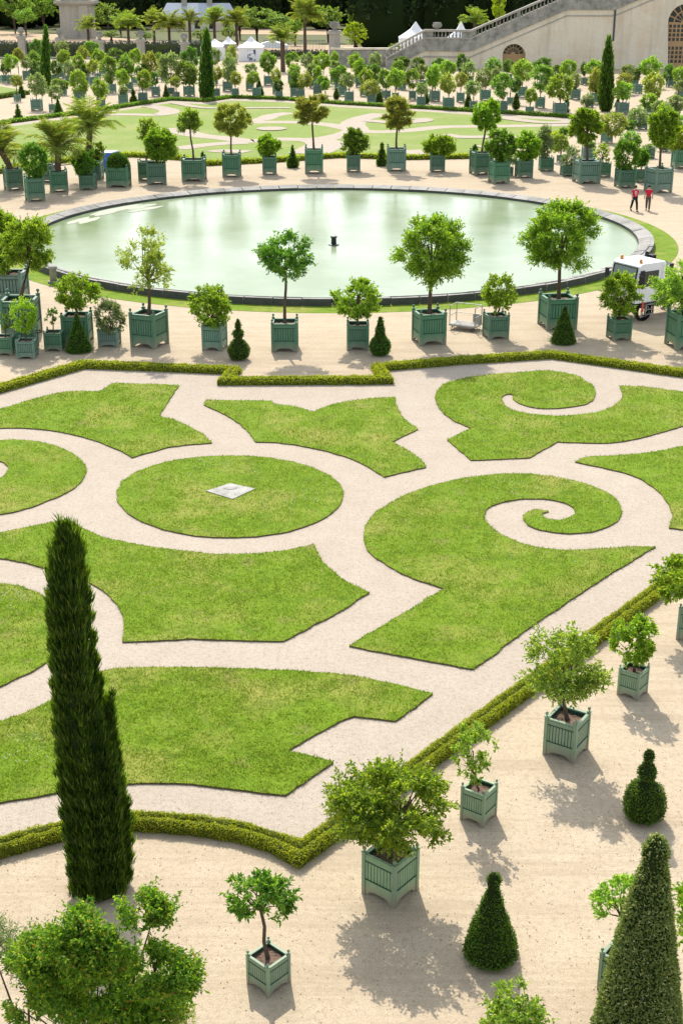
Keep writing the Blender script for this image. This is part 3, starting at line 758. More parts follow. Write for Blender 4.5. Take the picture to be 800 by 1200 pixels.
for k, (p, w) in enumerate([
    ([(672, 145), (640, 147), (555, 148), (512, 148.5), (482, 153), (434, 155), (413, 151.5), (389, 146), (340, 142.5), (286, 143.5)], 2.0),
    ([(286, 143), (312, 139), (316, 135.5), (340, 132)], 1.8),
    ([(200, 150), (214, 154.5), (232, 159), (268, 162), (292, 166.5), (322, 162.5), (371, 164), (401, 159), (420, 152.5), (410, 145), (425, 138), (448, 133)], 2.2),
    ([(371, 164), (384, 168), (374, 174), (360, 180)], 3.0),
    ([(208, 174), (241, 169.5), (268, 167.5), (290, 167)], 1.8), ([(120, 134), (160, 134), (187, 135), (204, 130), (180, 124.5), (172, 124)], 2.0),
    ([(250, 178), (262, 176), (290, 178)], 1.6), ([(474, 179.5), (486, 178), (502, 177.5)], 2.6),
    ([(517, 157.5), (536, 160.5), (575, 160), (610, 161), (640, 160)], 1.8), ([(432, 141), (455, 143.5), (485, 143), (500, 140.5), (490, 138.5)], 1.7),
    ([(560, 172), (590, 170), (620, 163)], 1.6), ([(585, 137), (620, 142), (640, 143.5), (668, 143)], 1.7), ([(205, 120.5), (240, 127), (300, 126), (340, 126)], 1.2)]):
    path(p, w*1.25, .036 + k*.004)
cx, cy = G(318, 151.5); mb = MB(); mb.poly([[(cx + 1.6*math.cos(t), cy + 1.9*math.sin(t)) for t in a[::5]]], .1); tag(mb.obj('garden_path', M['path_sand']), kind='structure')
hedge([G(x, y) for x, y in ff], .7, .38, 'low box hedge along the back row of planters behind the pond', 110, .17, seed=6, step=.9)
hedge([G(x, y) for x, y in bk], .7, .35, 'low dark box hedge along the far side of the lawns beyond the pond', 100, .2, seed=7, step=1.2, mat='dark')
sheet('lawn', [(-80, 99), (0, 101), (24, 105), (31, 109.5), (0, 114), (-80, 124)], .03, M['lawn_far'])
hedge([G(x, y) for x, y in [(-80, 126), (0, 115.5), (33, 110.5)]], .8, .5, 'short dark hedge at the far left edge before the left slim cypress', 60, .2, seed=8, step=1.2, mat='yew')

mb = MB(); rng = np.random.default_rng(41); P = []
for i in range(1300):
    x, y = rng.uniform(-20, 820), 1200 - 330*rng.random()**.8
    P.append((*G(x, y), .006))
P = np.array(P); add_leaves(mb, P, np.column_stack([rng.normal(0, 1, (len(P), 2)), rng.normal(0, .1, len(P))]), .035, .018, rng, 0, .2)
tag(mb.obj('leaf_litter', simple('dry_leaf', (.24, .16, .09), .9, .1, .5, 30)), kind='stuff')
# ------------------------------------------------------------------ the foreground terrace
FG = 'potted trees on the front gravel'
potted(315, 1170, 53, 33, 260, 1010, 350, 1088, 'n1', -43, 'small round dark tree on a thin trunk, in the sage planter below the hedge corner', 'sage', 2.6, .03, FG, .74)
potted(457, 1066, 69, 47, 378, 884, 535, 1008, 'orange', -39, 'largest front bushy tree, its wide dense crown hiding part of its sage planter', 'sage', 3.4, .05, FG, .62)
potted(560, 971, 45, 37, 528, 842, 580, 925, 'thin', -35, 'slim young tree with small sparse crown in the little sage planter beside the diagonal hedge', 'sage', 2.6, .022, FG, .85)
potted(662, 896, 57, 43, 597, 728, 722, 838, 'light', -33, 'wide airy light green tree in the sage planter behind the pawn-shaped topiary', 'sage', 3.0, .04, FG, .75)
potted(740, 822, 38, 30, 714, 712, 778, 788, 'orange', -37, 'small tree with leaning reddish leaves in a sage planter, behind the wide airy tree', 'sage', 1.1, .03, FG, .8)
potted(812, 758, 44, 36, 757, 650, 850, 705, 'orange', -37, 'bushy tree cut by the right picture edge, at the upper end of the diagonal hedge', 'sage', 1.5, .035, FG, .8)
potted(728, 1178, 62, 42, 688, 1012, 770, 1098, 'loose', -37, 'small tree half hidden behind the tall grey-green yew cone', 'sage', 1.3, .03, FG, .7)
potted(838, 1200, 62, 44, 778, 1008, 905, 1135, 'orange', -37, 'leafy tree cut by the right picture edge beside the tall yew cone', 'sage', 1.5, .04, FG, .7)
potted(600, 1322, 62, 44, 551, 1142, 652, 1250, 'light', 40, 'pale yellow-green sparse tree rising from the bottom picture edge below the small yew cone', 'sage', 3.2, .03, FG, .7)
potted(-62, 1085, 60, 42, -120, 880, 8, 1000, 'airy', 40, 'tree with reddish tips peeping in at the left picture edge', 'sage', 2, .03, FG, .7)

def shrub(cx, Y, label, dens, L, mt, blobs, seed=4, boxw=1.0, shoot=.26, wr=.45):
    X = VP(cx, 1000, Y)[0]
    root = empty('potted_shrub', (X, Y, 0), label, 'potted shrub', FG); add_planter(root, boxw, boxw*.95, R(-40), 'sage')
    rng = np.random.default_rng(seed); mb = MB(); tb = MB(); base = np.array([0, 0, boxw*.8])
    for (x0, y0, x1, y1, wgt) in blobs:
        bx, bz = VP((x0+x1)/2, (y0+y1)/2, Y); k = scale_at(Y, bz); rx, rz = (x1-x0)/2/k, (y1-y0)/2/k
        ns = int(dens*wgt); u = norm(rng.normal(size=(ns, 3)))*rng.random((ns, 1))**.42
        hole = vnoise(u[:, 0]*rx + bx, u[:, 2]*rz + bz + u[:, 1]*.7, 2.9, seed) > .385
        u = u[hole]; ns = len(u)
        q = u*np.array([rx, max(.35, rx*.9), rz]) + np.array([bx - X, rng.normal(0, .12), bz])
        sd_ = norm(norm(q - base)*.7 + rng.normal(0, .55, (ns, 3)) + np.array([0, 0, .25])); ln = shoot*rng.uniform(.5, 1.35, (ns, 1)); m = 13
        t = (np.arange(m) + .5)/m
        p = (q[:, None, :] + sd_[:, None, :]*(t[None, :, None] - .35)*ln[:, None, :]).reshape(-1, 3)
        d = np.repeat(sd_, m, 0)*.5 + rng.normal(0, .7, (ns*m, 3))
        add_leaves(mb, p, d, L, L*wr, rng)
        off = np.array([bx - X, 0, bz])
        tb.tube([tuple(base + rng.normal(0, .03, 3)*[1, 1, 0]), tuple(base*.6 + off*.4 + np.array([0, 0, .1])), tuple(off - [0, 0, rz*.3])], [.028, .018, .008], 6)
        for i in rng.permutation(ns)[:max(6, int(14*wgt))]:
            tb.tube([tuple(off - [0, 0, rz*.4]), tuple(q[i]*.6 + (off - [0, 0, rz*.3])*.4), tuple(q[i])], [.012, .008, .003], 4)
    tb.obj('trunk', M['bark'], root); mb.obj('crown', M[mt], root); return root
shrub(100, 14.2, 'big bushy green shrub with orange flower buds filling the bottom left corner', 2300, .06, 'pom', seed=9, boxw=1.1, shoot=.24, wr=.52,
      blobs=[(20, 1095, 195, 1310, 1.5), (48, 1046, 150, 1150, .6), (92, 1040, 172, 1140, .5), (152, 1056, 204, 1096, .17), (150, 1095, 212, 1165, .3), (190, 1108, 238, 1160, .13), (-6, 1112, 90, 1240, .8), (20, 1092, 80, 1150, .25), (120, 1130, 220, 1250, .5)])
shrub(10, 14.9, 'greyish twiggy shrub with a bare stem at the left edge behind the big green shrub', 500, .05, 'olive', [(0, 1078, 62, 1160, .6), (-40, 1070, 20, 1140, .5)], 12, .7, .3, .3)
shrub(213, 14.2, 'small golden upright bush at the bottom edge beside the big green shrub', 700, .035, 'yellow', [(200, 1169, 217, 1270, .6), (209, 1184, 231, 1270, .6)], 13, .6, .2, .3)

# clipped yews of the terrace
topiary(752, 967, [(971, 5), (968, 13), (962, 19), (952, 23), (942, 24.5), (932, 23.5), (923, 19), (918, 12), (915.5, 6.5), (913.5, 6.5), (911, 9.5), (906, 11), (900, 10.2), (895.5, 7), (892.8, 3.2)] + sphere_prof(893, 878.5, 6.8, 7)[1:],
        'pawn-shaped clipped yew with a ball on top, right side of front gravel', 7000, .045)
topiary(573, 1133, [(1140, 15), (1134, 24), (1124, 30.5), (1112, 32.5), (1076, 19.5), (1044, 7.5), (1041, 6.5)] + sphere_prof(1043, 1023, 8.5, 8)[2:],
        'small dark green clipped cone with a yellowish knob, alone in the front gravel', 8000, .045)
topiary(739, 1275, [(1285, 50), (1240, 57), (1200, 51), (1150, 42.5), (1100, 33.5), (1060, 26), (1030, 19), (1012, 14.5), (1006, 15)] + [(1000, 16), (992, 14), (985, 9), (980, 3)],
        'tall grey-green variegated clipped cone cut by the bottom edge, at the right', 26000, .055, 'varieg')

# the tall cypress
def cypress(cx, by, rows, label, n, L, spires=(), group='tall dark cypresses', seed=5, W=.11):
    gx, gy = G(cx, by); Yc = gy + .5
    X = VP(cx, by, Yc)[0]
    root = empty('cypress_tree', (X, Yc, 0), label, 'cypress', group)
    pr = []; cxs = []
    for y, xl, xr in rows:
        xm, z = VP((xl+xr)/2, y, Yc); k = scale_at(Yc, z); pr.append((max(z, .02), (xr-xl)/2/k*.94)); cxs.append(xm - X)
    rng = np.random.default_rng(seed); mb = MB()
    revolve_foliage(mb, pr, rng, n, L, L*W, 3.4, .06, .26, cxs, lump=.13, core=.84, flat=1.2)
    for (sx, y0, y1, hw, nn) in spires:
        rows2 = [(y0 + (y1-y0)*t, hw*(1-t)**.7*(1 if t > .25 else .8 + t)) for t in np.linspace(0, 1, 7)]
        p2 = []; c2 = []
        for y, h in rows2:
            xm, z = VP(sx, y, Yc); k = scale_at(Yc, z); p2.append((z, max(.01, h/k))); c2.append(xm - X)
        revolve_foliage(mb, p2, rng, nn, L, L*W, 2.6, .03, .3, c2, lump=.03, core=.7, flat=1.2)
    mb.obj('foliage', [M['cypress'], M['core']], root)
    t = MB(); t.tube([(0, 0, -.02), (0, 0, 1.2)], [.13, .1], 8); t.obj('trunk', M['bark'], root)
    return root
fc = cypress(116, 1062, [(1072, 98, 142), (1062, 90, 149), (1045, 85.5, 150.5), (1010, 82, 152), (960, 78, 151), (900, 70, 143.5), (850, 64.5, 130), (800, 62, 118), (750, 59, 109), (700, 58, 103), (665, 62, 98), (640, 66, 92), (625, 70, 86), (619, 73, 80)],
        'tall dark front cypress towering over the lawns at the left', 36000, .19, [(131, 900, 815, 6, 900), (70, 665, 611, 4.5, 300), (79, 665, 614, 4.5, 300), (60, 730, 690, 4.5, 260), (138, 960, 872, 6, 700), (92, 690, 645, 4.5, 260)])
# ------------------------------------------------------------------ the row in front of the pond
MG = 'potted trees in the row before the pond'
potted(176, 410, 44, 39, 134, 267, 211, 346, 'airy', -22, 'open yellowish tree with visible branches in a big planter before the pond, left', 'green', 1.5, .07, MG, .95)
potted(252, 412, 29, 28, 222, 332, 276, 386, 'round', -12, 'small round bush in a planter between the open yellowish tree and the three-tier topiary', 'bluegreen', 1.1, .05, MG)
potted(334, 413, 31, 33, 299, 267, 370, 331, 'dark', 0, 'tall long-trunked tree with uneven dark crown, right of the three-tier topiary', 'green', 1.0, .06, MG)
potted(419, 411, 26, 29, 388, 323, 449, 376, 'round', 0, 'small flat-round bush in a planter just left of the pear and cone topiary', 'green', 1.1, .05, MG)
potted(502, 406, 40, 36, 456, 244, 555, 338, 'orange', 14, 'tall full-crowned tree before the pond, just left of the flat trolley', 'green', 1.5, .08, MG, .95)
potted(580, 399, 30, 27, 560, 321, 611, 370, 'orange', 12, 'small loose bush in a planter just right of the flat trolley', 'green', .8, .045, MG)
potted(652, 388, 43, 36, 610, 232, 705, 322, 'orange', 10, 'tallest full-crowned tree, standing behind the bell-shaped dark yew', 'green', 1.6, .08, MG, .95)
potted(724, 400, 27, 24, 700, 316, 754, 373, 'round', 12, 'round dense bush in a planter directly before the white truck', 'green', 1.2, .05, MG)
potted(800, 411, 40, 40, 758, 299, 842, 372, 'light', 10, 'wide yellow-green tree cut by the right edge beside the white truck', 'green', 2.4, .06, MG)
potted(12, 355, 40, 32, -28, 240, 38, 322, 'orange', 0, 'tall tree in a wide pale planter at the far left edge before the pond', 'bluegreen', 1.3, .08, MG)
potted(27, 398, 40, 44, 0, 250, 68, 318, 'orange', 0, 'tall thin-trunked tree rising behind the small bright green bush at the left', 'green', 1.4, .08, MG)
potted(8, 417, 20, 21, -4, 362, 16, 392, 'sparse', 0, 'tiny sparse tree in a dark planter at the left picture edge', 'green', 1.0, .03, MG)
potted(34, 410, 21, 22, 24, 384, 44, 392, 'sparse', 0, 'half hidden small planter directly behind the bright green bush', 'green', .8, .03, MG)
potted(33, 421, 22, 20, 12, 346, 46, 392, 'bright', 0, 'bright lime green egg-shaped bush in a small pale planter at the left', 'bluegreen', 1.4, .03, MG, .7)
potted(65, 412, 21, 21, 51, 359, 72, 380, 'sparse', 0, 'tiny twiggy tree in a small dark planter between the lime bush and the pyramid yew', 'green', 1.4, .025, MG)
potted(92, 404, 32, 32, 60, 319, 119, 367, 'round', 0, 'round tree in a planter directly behind the dark pyramid yew', 'green', 1.2, .06, MG)
potted(129, 407, 24, 18, 110, 341, 148, 398, 'column', 0, 'grey-green upright bush covering its planter, right of the dark pyramid yew', 'bluegreen', 1.2, .04, MG)
TG = 'clipped yews in the row before the pond'
topiary(280, 423, sphere_prof(425, 397, 12.8, 9)[:-1] + [(398, 4)] + sphere_prof(398, 385, 6.8, 7)[1:-1] + [(385, 2.5), (383, 3.6), (378, 3), (374, .8)], 'three-tier clipped yew of stacked balls, in front of the small round bush', 3000, .07, group=TG)
topiary(445, 418, sphere_prof(419, 393, 12.5, 9)[:-1] + [(394, 6.5), (385, 4.8), (376, 3), (373, 2.4), (371, .6)], 'clipped yew ball topped by a pointed cone, middle of the row before the pond', 3000, .07, group=TG)
topiary(659, 404, [(406, 11), (403, 14.5), (397, 14), (385, 10), (374, 6.5), (368, 4), (365, 3), (362, 2.6), (359, .8)], 'dark bell-shaped clipped yew in front of the tallest full-crowned tree', 3000, .07, group=TG)
topiary(93, 414, [(416, 13), (412, 15.5), (400, 12), (385, 6.5), (375, 3), (371, 2.6), (368, .8)], 'dark pyramid clipped yew in front of a planter at the left', 3200, .07, group=TG)
# dark stone post on the left verge
x, y = G(62, 333)
root = empty('bollard', (x, y + .3, 0), 'short dark post on the verge at the left end of the pond', 'post')
mb = MB(); mb.box((0, 0, .06), (.5, .5, .12)); mb.lathe([(.12, .2), (.75, .18), (.78, .24), (.86, .24), (.9, .12)], 12); mb.obj('shaft', M['old_stone'], root)

# ------------------------------------------------------------------ the row behind the pond
BG = 'potted trees in the row behind the pond'
potted(42, 237, 27, 27, 24, 166, 57, 209, 'ball', 20, 'dark ball-headed tree at the far left behind the pond, between two palms', 'green', 1.0, .06, BG, 1.5)
potted(104, 223, 18, 17, 84, 172, 114, 207, 'dark', 0, 'dark bushy tree right of the large potted palm, behind the pond', 'green', 1.0, .06, BG, 1.5)
potted(111, 211, 20, 20, 98, 168, 126, 190, 'orange', 0, 'low planter half hidden behind the dark bushy tree right of the large palm', 'bluegreen', .7, .05, BG, 1.4)
potted(184, 217, 26, 25, 164, 149, 208, 192, 'round', 8, 'full round light green tree in a planter right of the dome-topped yew', 'green', 1.2, .07, BG, 1.5)
potted(172, 212, 17, 22, 160, 138, 190, 168, 'light', 0, 'pale tree half hidden behind the full round light green tree', 'green', 1.3, .06, BG, 1.5)
potted(228, 213, 27, 25, 207, 124, 238, 158, 'light', 0, 'thin-trunked tree with small pale open crown, left of the dark statue-like yew', 'green', 2.2, .07, BG, 1.4)
potted(272, 208, 21, 26, 247, 121, 294, 163, 'airy', 0, 'thin-trunked reddish tree between the tiny statue-like yew and a low round bush', 'green', 3.0, .07, BG, 1.4)
potted(316, 205, 16, 21, 298, 158, 331, 186, 'round', 0, 'low round bush in a small planter left of the pear yew behind the pond', 'green', 1.1, .06, BG, 1.5)
potted(368, 204, 21, 28, 342, 110, 389, 147, 'airy', 0, 'thin-trunked reddish tree centred behind the pond, right of the pear yew', 'green', 3.2, .08, BG, 1.4)
potted(414, 202, 16, 20, 396, 151, 432, 183, 'dark', 0, 'low dark green bush in a small planter between the two reddish trees behind the pond', 'green', 1.0, .06, BG, 1.5)
potted(464, 201, 22, 26, 443, 112, 487, 154, 'airy', 0, 'reddish round-crowned tree on a thin trunk, right of the three-ball yew', 'bluegreen', 3.2, .08, BG, 1.4)
potted(512, 202, 17, 20, 494, 156, 535, 186, 'round', 0, 'wide low bright bush in a small planter right of the three-ball yew', 'green', 1.1, .06, BG, 1.5)
potted(563, 206, 27, 26, 551, 117, 587, 155, 'orange', 12, 'slender dark-trunked tree with narrow crown at the right end of the pond hedge', 'green', 1.2, .08, BG, 1.4)
potted(584, 216, 24, 25, 567, 149, 606, 192, 'dark', 12, 'dense dark tree in the foremost planter just right of the slender narrow-crowned tree', 'green', 1.0, .07, BG, 1.5)
potted(613, 209, 20, 20, 604, 153, 634, 190, 'orange', 8, 'brownish-green tree between the foremost dark tree and the narrow two-storey bush', 'green', 1.1, .06, BG, 1.5)
potted(639, 201, 16, 15, 628, 144, 648, 190, 'column', 0, 'narrow two-storey bush in a small planter, left of the rounded grey-green bush', 'green', .8, .05, BG, 1.4)
potted(665, 207, 17, 12, 656, 168, 682, 201, 'olive', 0, 'rounded grey-green bush covering its small planter, left of the big spreading tree', 'green', 1.2, .05, BG, 1.4)
potted(686, 216, 30, 26, 667, 125, 708, 168, 'orange', 8, 'big spreading tree on a dark trunk in a large planter, left of the walkers', 'bluegreen', 1.5, .09, BG, 1.4)
potted(706, 208, 15, 16, 694, 166, 718, 192, 'thin', 0, 'small grey-leaved tree between the big spreading tree and the clipped ball tree', 'green', 1.6, .05, BG, 1.5)
potted(731, 221, 22, 21, 716, 162, 749, 203, 'ball', 6, 'neat ball-shaped dark green tree just behind the two walkers', 'green', 1.0, .06, BG, 1.4)
potted(749, 214, 14, 14, 744, 174, 762, 196, 'dark', 0, 'small tree half hidden between the ball-shaped tree and the tall dark tree', 'green', 1.0, .05, BG, 1.4)
potted(770, 227, 31, 28, 756, 124, 794, 174, 'orange', 22, 'tall dark tree in the largest planter to the right of the walkers', 'bluegreen', 1.5, .09, BG, 1.4)
potted(798, 198, 22, 22, 778, 148, 812, 180, 'bright', 0, 'bright bush cut by the right edge beyond the tall dark tree', 'green', 1.0, .05, BG, 1.4)
TB = 'clipped yews behind the pond'
topiary(343, 197, sphere_prof(199, 182, 7.2, 8)[:-1] + [(183, 3.5), (177, 2), (170, .5)], 'pear-shaped pointed clipped yew left of the central thin-trunked tree behind the pond', 1200, .14, group=TB)
topiary(447, 195, sphere_prof(197, 184, 6.5, 7)[:-1] + sphere_prof(185, 175, 4.2, 6)[1:-1] + sphere_prof(175, 167, 2, 5)[1:], 'clipped yew of three stacked balls between the low dark bush and the round reddish tree', 1200, .14, group=TB)
topiary(238, 199, [(201, 3.4), (196, 3.6), (188, 2.4), (184, 1.6), (181, 2), (178, .5)], 'tiny dark statue-like yew right of the thin pale tree behind the pond', 500, .12, group=TB)
topiary(556, 180, [(183, 3), (178, 4.2), (173, 3), (169, .6)], 'little dark cone yew half hidden behind the slender narrow-crowned tree', 400, .12, group=TB)
# dome yew growing in a planter
gx, gy = G(140, 220); sc = scale_at(gy); s = 26/sc; h = VP(140, 197, gy)[1]; Yc = gy + s/2
root = empty('potted_yew', (VP(140, 220, Yc)[0], Yc, 0), 'clipped dome yew filling its planter, left of the full round light green tree', 'topiary', TB)
add_planter(root, s, h, 0, 'green')
mb = MB(); pr = [(h*.9, s*.46), (h*1.05, s*.5), (h*1.3, s*.47), (h*1.5, s*.38), (h*1.65, s*.22), (h*1.7, s*.03)]
revolve_foliage(mb, pr, np.random.default_rng(4), 2500, .12, .05, .1, .03); mb.obj('foliage', [M['yew'], M['core']], root)

# palms of that row
def potted_palm(bx, by, bw, bh, cx, cy, Lf, nf, label, rot=10, seed=1, droop=.55, tr=.22):
    gx, gy = G(bx, by); sc = scale_at(gy); s = bw/sc/(abs(math.cos(R(rot))) + abs(math.sin(R(rot)))); h = VP(bx, by-bh, gy)[1]; Yc = gy + s*.6
    X = VP(bx, by, Yc)[0]; root = empty('potted_palm', (X, Yc, 0), label, 'potted palm', 'potted palms at the left behind the pond')
    add_planter(root, s, h, R(rot), 'green')
    px_, pz = VP(cx, cy, Yc); rng = np.random.default_rng(seed)
    mb = palm_mb(rng, int(nf*.8), Lf*.98, pz - .2, .6, droop*1.0, 28, .045); o = mb.obj('crown', M['palm'], root); o.location.x = px_ - X
    t = MB(); n = 16; zz = np.linspace(h*.85, pz + .05, n); t.tube([((px_-X)*i/(n-1), 0, z) for i, z in enumerate(zz)], [tr*(1.15 if i % 2 else .95) for i in range(n)], 9); t.obj('trunk', M['bark'], root)
potted_palm(70, 226, 25, 24, 68, 172, 2.9, 46, 'large palm with arching fronds in the planter between two dark round trees', 15, 3)
potted_palm(17, 224, 26, 25, 2, 178, 2.8, 40, 'palm cut by the left picture edge, its fronds drooping over a planter', 25, 5, .7)
potted_palm(104, 212, 20, 20, 106, 150, 2.9, 40, 'tall bright palm standing behind the large palm', 5, 7, .5)
potted(57, 214, 18, 20, 78, 178, 96, 196, 'thin', 0, 'planter with a thin bush half hidden behind the large palm', 'bluegreen', .8, .04, BG, 1.4)
# ------------------------------------------------------------------ the far garden: small trees sharing a few crowns
CV = {}
def crown_var(sty, mat, i, nl, L, wr, sp, ho, nc):
    rng = np.random.default_rng(100 + i*7 + len(sty)); c, _, _ = crown_points(rng, nc, 90, sp, ho, 4)
    k = rng.integers(0, nc, nl); o = norm(rng.normal(size=(nl, 3)))*(sp*rng.uniform(.6, 1.25, nc)[k][:, None]*rng.random((nl, 1))**.5)
    p = c[k] + o; d = norm(o)*.7 + norm(p)*.7 + rng.normal(0, .5, (nl, 3))
    mb = MB(); add_leaves(mb, p, d, L, L*wr, rng); limbs(mb, rng, (0, 0, -.75), c*.8, .05, 5, 1, 4)
    return mb.mesh('crown', [M[mat], M['bark']])
for sty, mat, nl, ho in (('round', 'far_orange', 1000, .6), ('bright', 'far_bright', 1000, .6), ('dark', 'far_dark', 1000, .65), ('olive', 'far_olive', 750, .4), ('yellow', 'far_yellow', 800, .5)):
    CV[sty] = [crown_var(sty, mat, i, int(nl*1.7), .23, .55, .24, ho, 50) for i in range(4)]
t_ = MB(); t_.tube([(0, 0, 0), (.3, .1, .5), (0, 0, 1)], [1.2, 1, .8], 6); TRM = t_.mesh('trunk', M['bark'])
LM = [(54, 'left slim cypress'), (241, 'middle slim cypress'), (330, 'tall slender palm'), (392, 'stone urn pillar'), (490, 'ramp foot'), (602, 'small arched door'), (711, 'right slim cypress')]
ORD = ['nearest', 'second', 'third', 'fourth', 'fifth', 'sixth', 'seventh', 'eighth', 'ninth', 'tenth', 'eleventh', 'twelfth', 'thirteenth']
DESC = {'round': 'round green', 'bright': 'bright green', 'dark': 'dark green', 'olive': 'grey-green', 'yellow': 'yellowish'}
FARL = [ # base x, base y, box w, crown cx, cy, w, h, style
 (44,130,12,44,99,20,26,'olive'),(21,119,9,20,95,13,12,'yellow'),(62,131,7,65,108,18,14,'olive'),(75,112,7,70,100,18,14,'round'),(94,119,11,93,98,19,26,'bright'),
 (5,97,10,6,77,12,16,'dark'),(14,98,8,13,72,15,14,'bright'),(23,96,8,22,64,14,13,'yellow'),(32,93,8,31,73,13,14,'olive'),(40,92,9,41,79,14,16,'dark'),(41,84,8,43,55,13,15,'dark'),(44,88,8,40,67,14,12,'round'),
 (63,95,8,66,79,12,15,'dark'),(74,82,8,73,56,15,14,'olive'),(72,92,9,75,67,16,14,'bright'),(82,98,8,82,81,13,17,'olive'),(92,96,9,92,72,14,16,'bright'),(101,97,9,102,80,13,12,'dark'),(97,88,8,97,62,13,13,'yellow'),
 (119,127,9,117,104,19,21,'bright'),(131,109,12,128,82,19,25,'round'),(145,123,10,145,107,11,14,'olive'),(152,106,8,147,79,19,24,'round'),(145,118,8,144,91,15,16,'bright'),(168,121,10,169,93,17,19,'bright'),
 (183,113,9,180,92,11,13,'dark'),(201,112,8,200,80,26,30,'olive'),(176,104,9,176,75,19,24,'yellow'),(167,104,8,167,83,16,14,'dark'),(158,99,8,158,66,13,15,'bright'),(134,92,9,134,65,17,15,'dark'),
 (115,93,8,115,67,14,15,'bright'),(108,86,8,107,56,16,14,'round'),(110,100,8,109,77,13,13,'yellow'),(187,92,8,188,69,11,13,'round'),(121,88,8,123,70,12,12,'yellow'),(193,96,8,192,84,11,12,'olive'),
 (207,115,8,206,96,12,12,'yellow'),(222,113,14,220,86,23,24,'round'),(223,96,10,223,67,18,20,'dark'),(254,114,9,255,86,13,15,'yellow'),(267,107,11,268,80,18,29,'olive'),(252,98,8,252,66,13,16,'olive'),
 (270,96,8,271,62,11,16,'yellow'),(276,114,9,276,92,15,14,'yellow'),(301,115,11,297,91,16,13,'bright'),(293,106,9,295,81,15,11,'olive'),(315,100,11,314,73,20,21,'round'),(324,110,9,324,88,12,15,'yellow'),
 (327,117,9,326,100,11,13,'dark'),(345,114,10,345,95,12,20,'dark'),(344,104,9,345,82,16,12,'bright'),(342,97,9,343,71,15,16,'round'),(352,117,10,358,94,16,17,'yellow'),(362,98,9,361,71,16,18,'olive'),
 (367,103,9,366,85,14,18,'olive'),(379,100,9,378,72,21,18,'bright'),(373,104,8,372,85,12,13,'bright'),(372,112,10,377,97,16,13,'round'),(392,92,8,392,68,11,13,'bright'),(391,98,8,391,78,14,12,'olive'),
 (397,104,10,397,89,20,21,'round'),(381,118,7,381,100,10,10,'round'),(401,113,10,403,99,11,12,'olive'),(409,120,11,408,94,14,17,'olive'),(416,96,9,416,71,15,16,'bright'),(421,102,9,421,79,16,18,'bright'),
 (426,113,9,428,90,15,16,'bright'),(435,122,10,433,103,19,16,'yellow'),(440,96,9,440,70,15,15,'olive'),(439,104,9,438,85,16,18,'dark'),(452,116,11,451,92,15,20,'round'),(463,119,8,463,92,19,18,'bright'),
 (467,104,9,467,82,15,18,'round'),(470,94,9,470,73,18,12,'dark'),(471,106,9,474,92,12,14,'olive'),(483,117,9,483,92,15,18,'round'),(493,126,10,494,104,14,14,'olive'),(495,104,8,494,84,14,14,'olive'),(490,94,8,489,75,14,14,'dark'),
 (506,118,8,506,92,14,15,'bright'),(509,119,12,508,89,18,23,'bright'),(525,128,13,523,98,21,22,'yellow'),(539,120,9,540,94,16,15,'yellow'),(554,129,9,553,103,17,17,'olive'),(568,118,12,567,92,18,21,'olive'),
 (588,132,13,588,100,21,23,'round'),(597,123,7,603,99,14,16,'dark'),(542,96,8,542,74,14,20,'dark'),(550,102,8,550,83,17,18,'olive'),(524,100,9,524,80,19,15,'bright'),(577,98,9,577,78,19,16,'round'),
 (580,104,9,581,88,15,16,'olive'),(595,96,8,595,77,12,13,'dark'),(605,104,8,605,82,13,15,'bright'),(514,96,8,514,75,13,12,'dark'),
 (611,114,11,612,83,23,21,'bright'),(632,127,12,635,91,25,24,'round'),(636,98,9,636,76,19,14,'dark'),(620,134,10,622,112,14,14,'bright'),(655,135,15,655,102,28,25,'bright'),(652,102,9,652,84,15,13,'dark'),
 (665,104,9,665,80,18,16,'bright'),(673,117,11,673,95,14,18,'olive'),(697,122,12,697,95,19,26,'yellow'),(696,104,9,695,79,18,15,'bright'),(684,100,8,684,81,8,13,'dark'),(690,126,8,688,118,14,14,'olive'),
 (728,134,14,729,107,21,18,'bright'),(731,112,9,731,94,19,14,'yellow'),(762,104,10,762,79,23,20,'bright'),(765,120,10,765,100,26,26,'yellow'),(742,104,9,742,88,16,16,'dark'),(746,110,10,735,84,16,14,'olive'),
 (760,134,11,760,119,21,16,'bright'),(785,102,10,783,85,14,16,'dark'),(797,104,9,797,87,16,17,'bright'),(798,118,9,797,105,17,18,'olive'),(790,136,12,792,121,22,19,'olive'),(776,142,10,775,126,22,16,'olive'),
 (752,152,11,748,138,24,22,'olive'),(710,168,14,716,146,34,24,'yellow'),(735,174,12,738,165,24,18,'round'),(722,158,8,738,147,14,12,'dark'),(790,158,12,788,142,22,20,'round'),(780,178,12,778,166,18,20,'olive'),(760,186,12,757,178,18,18,'olive'),(748,190,12,750,182,14,14,'dark'),
 (656,190,9,655,168,22,18,'bright'),(652,176,9,660,156,10,12,'dark'),(688,190,14,690,172,14,12,'dark'),(596,206,9,598,186,16,14,'olive'),
]
def row_of(by): return 'front row' if by >= 117 else ('middle row' if by >= 105 else 'back row')
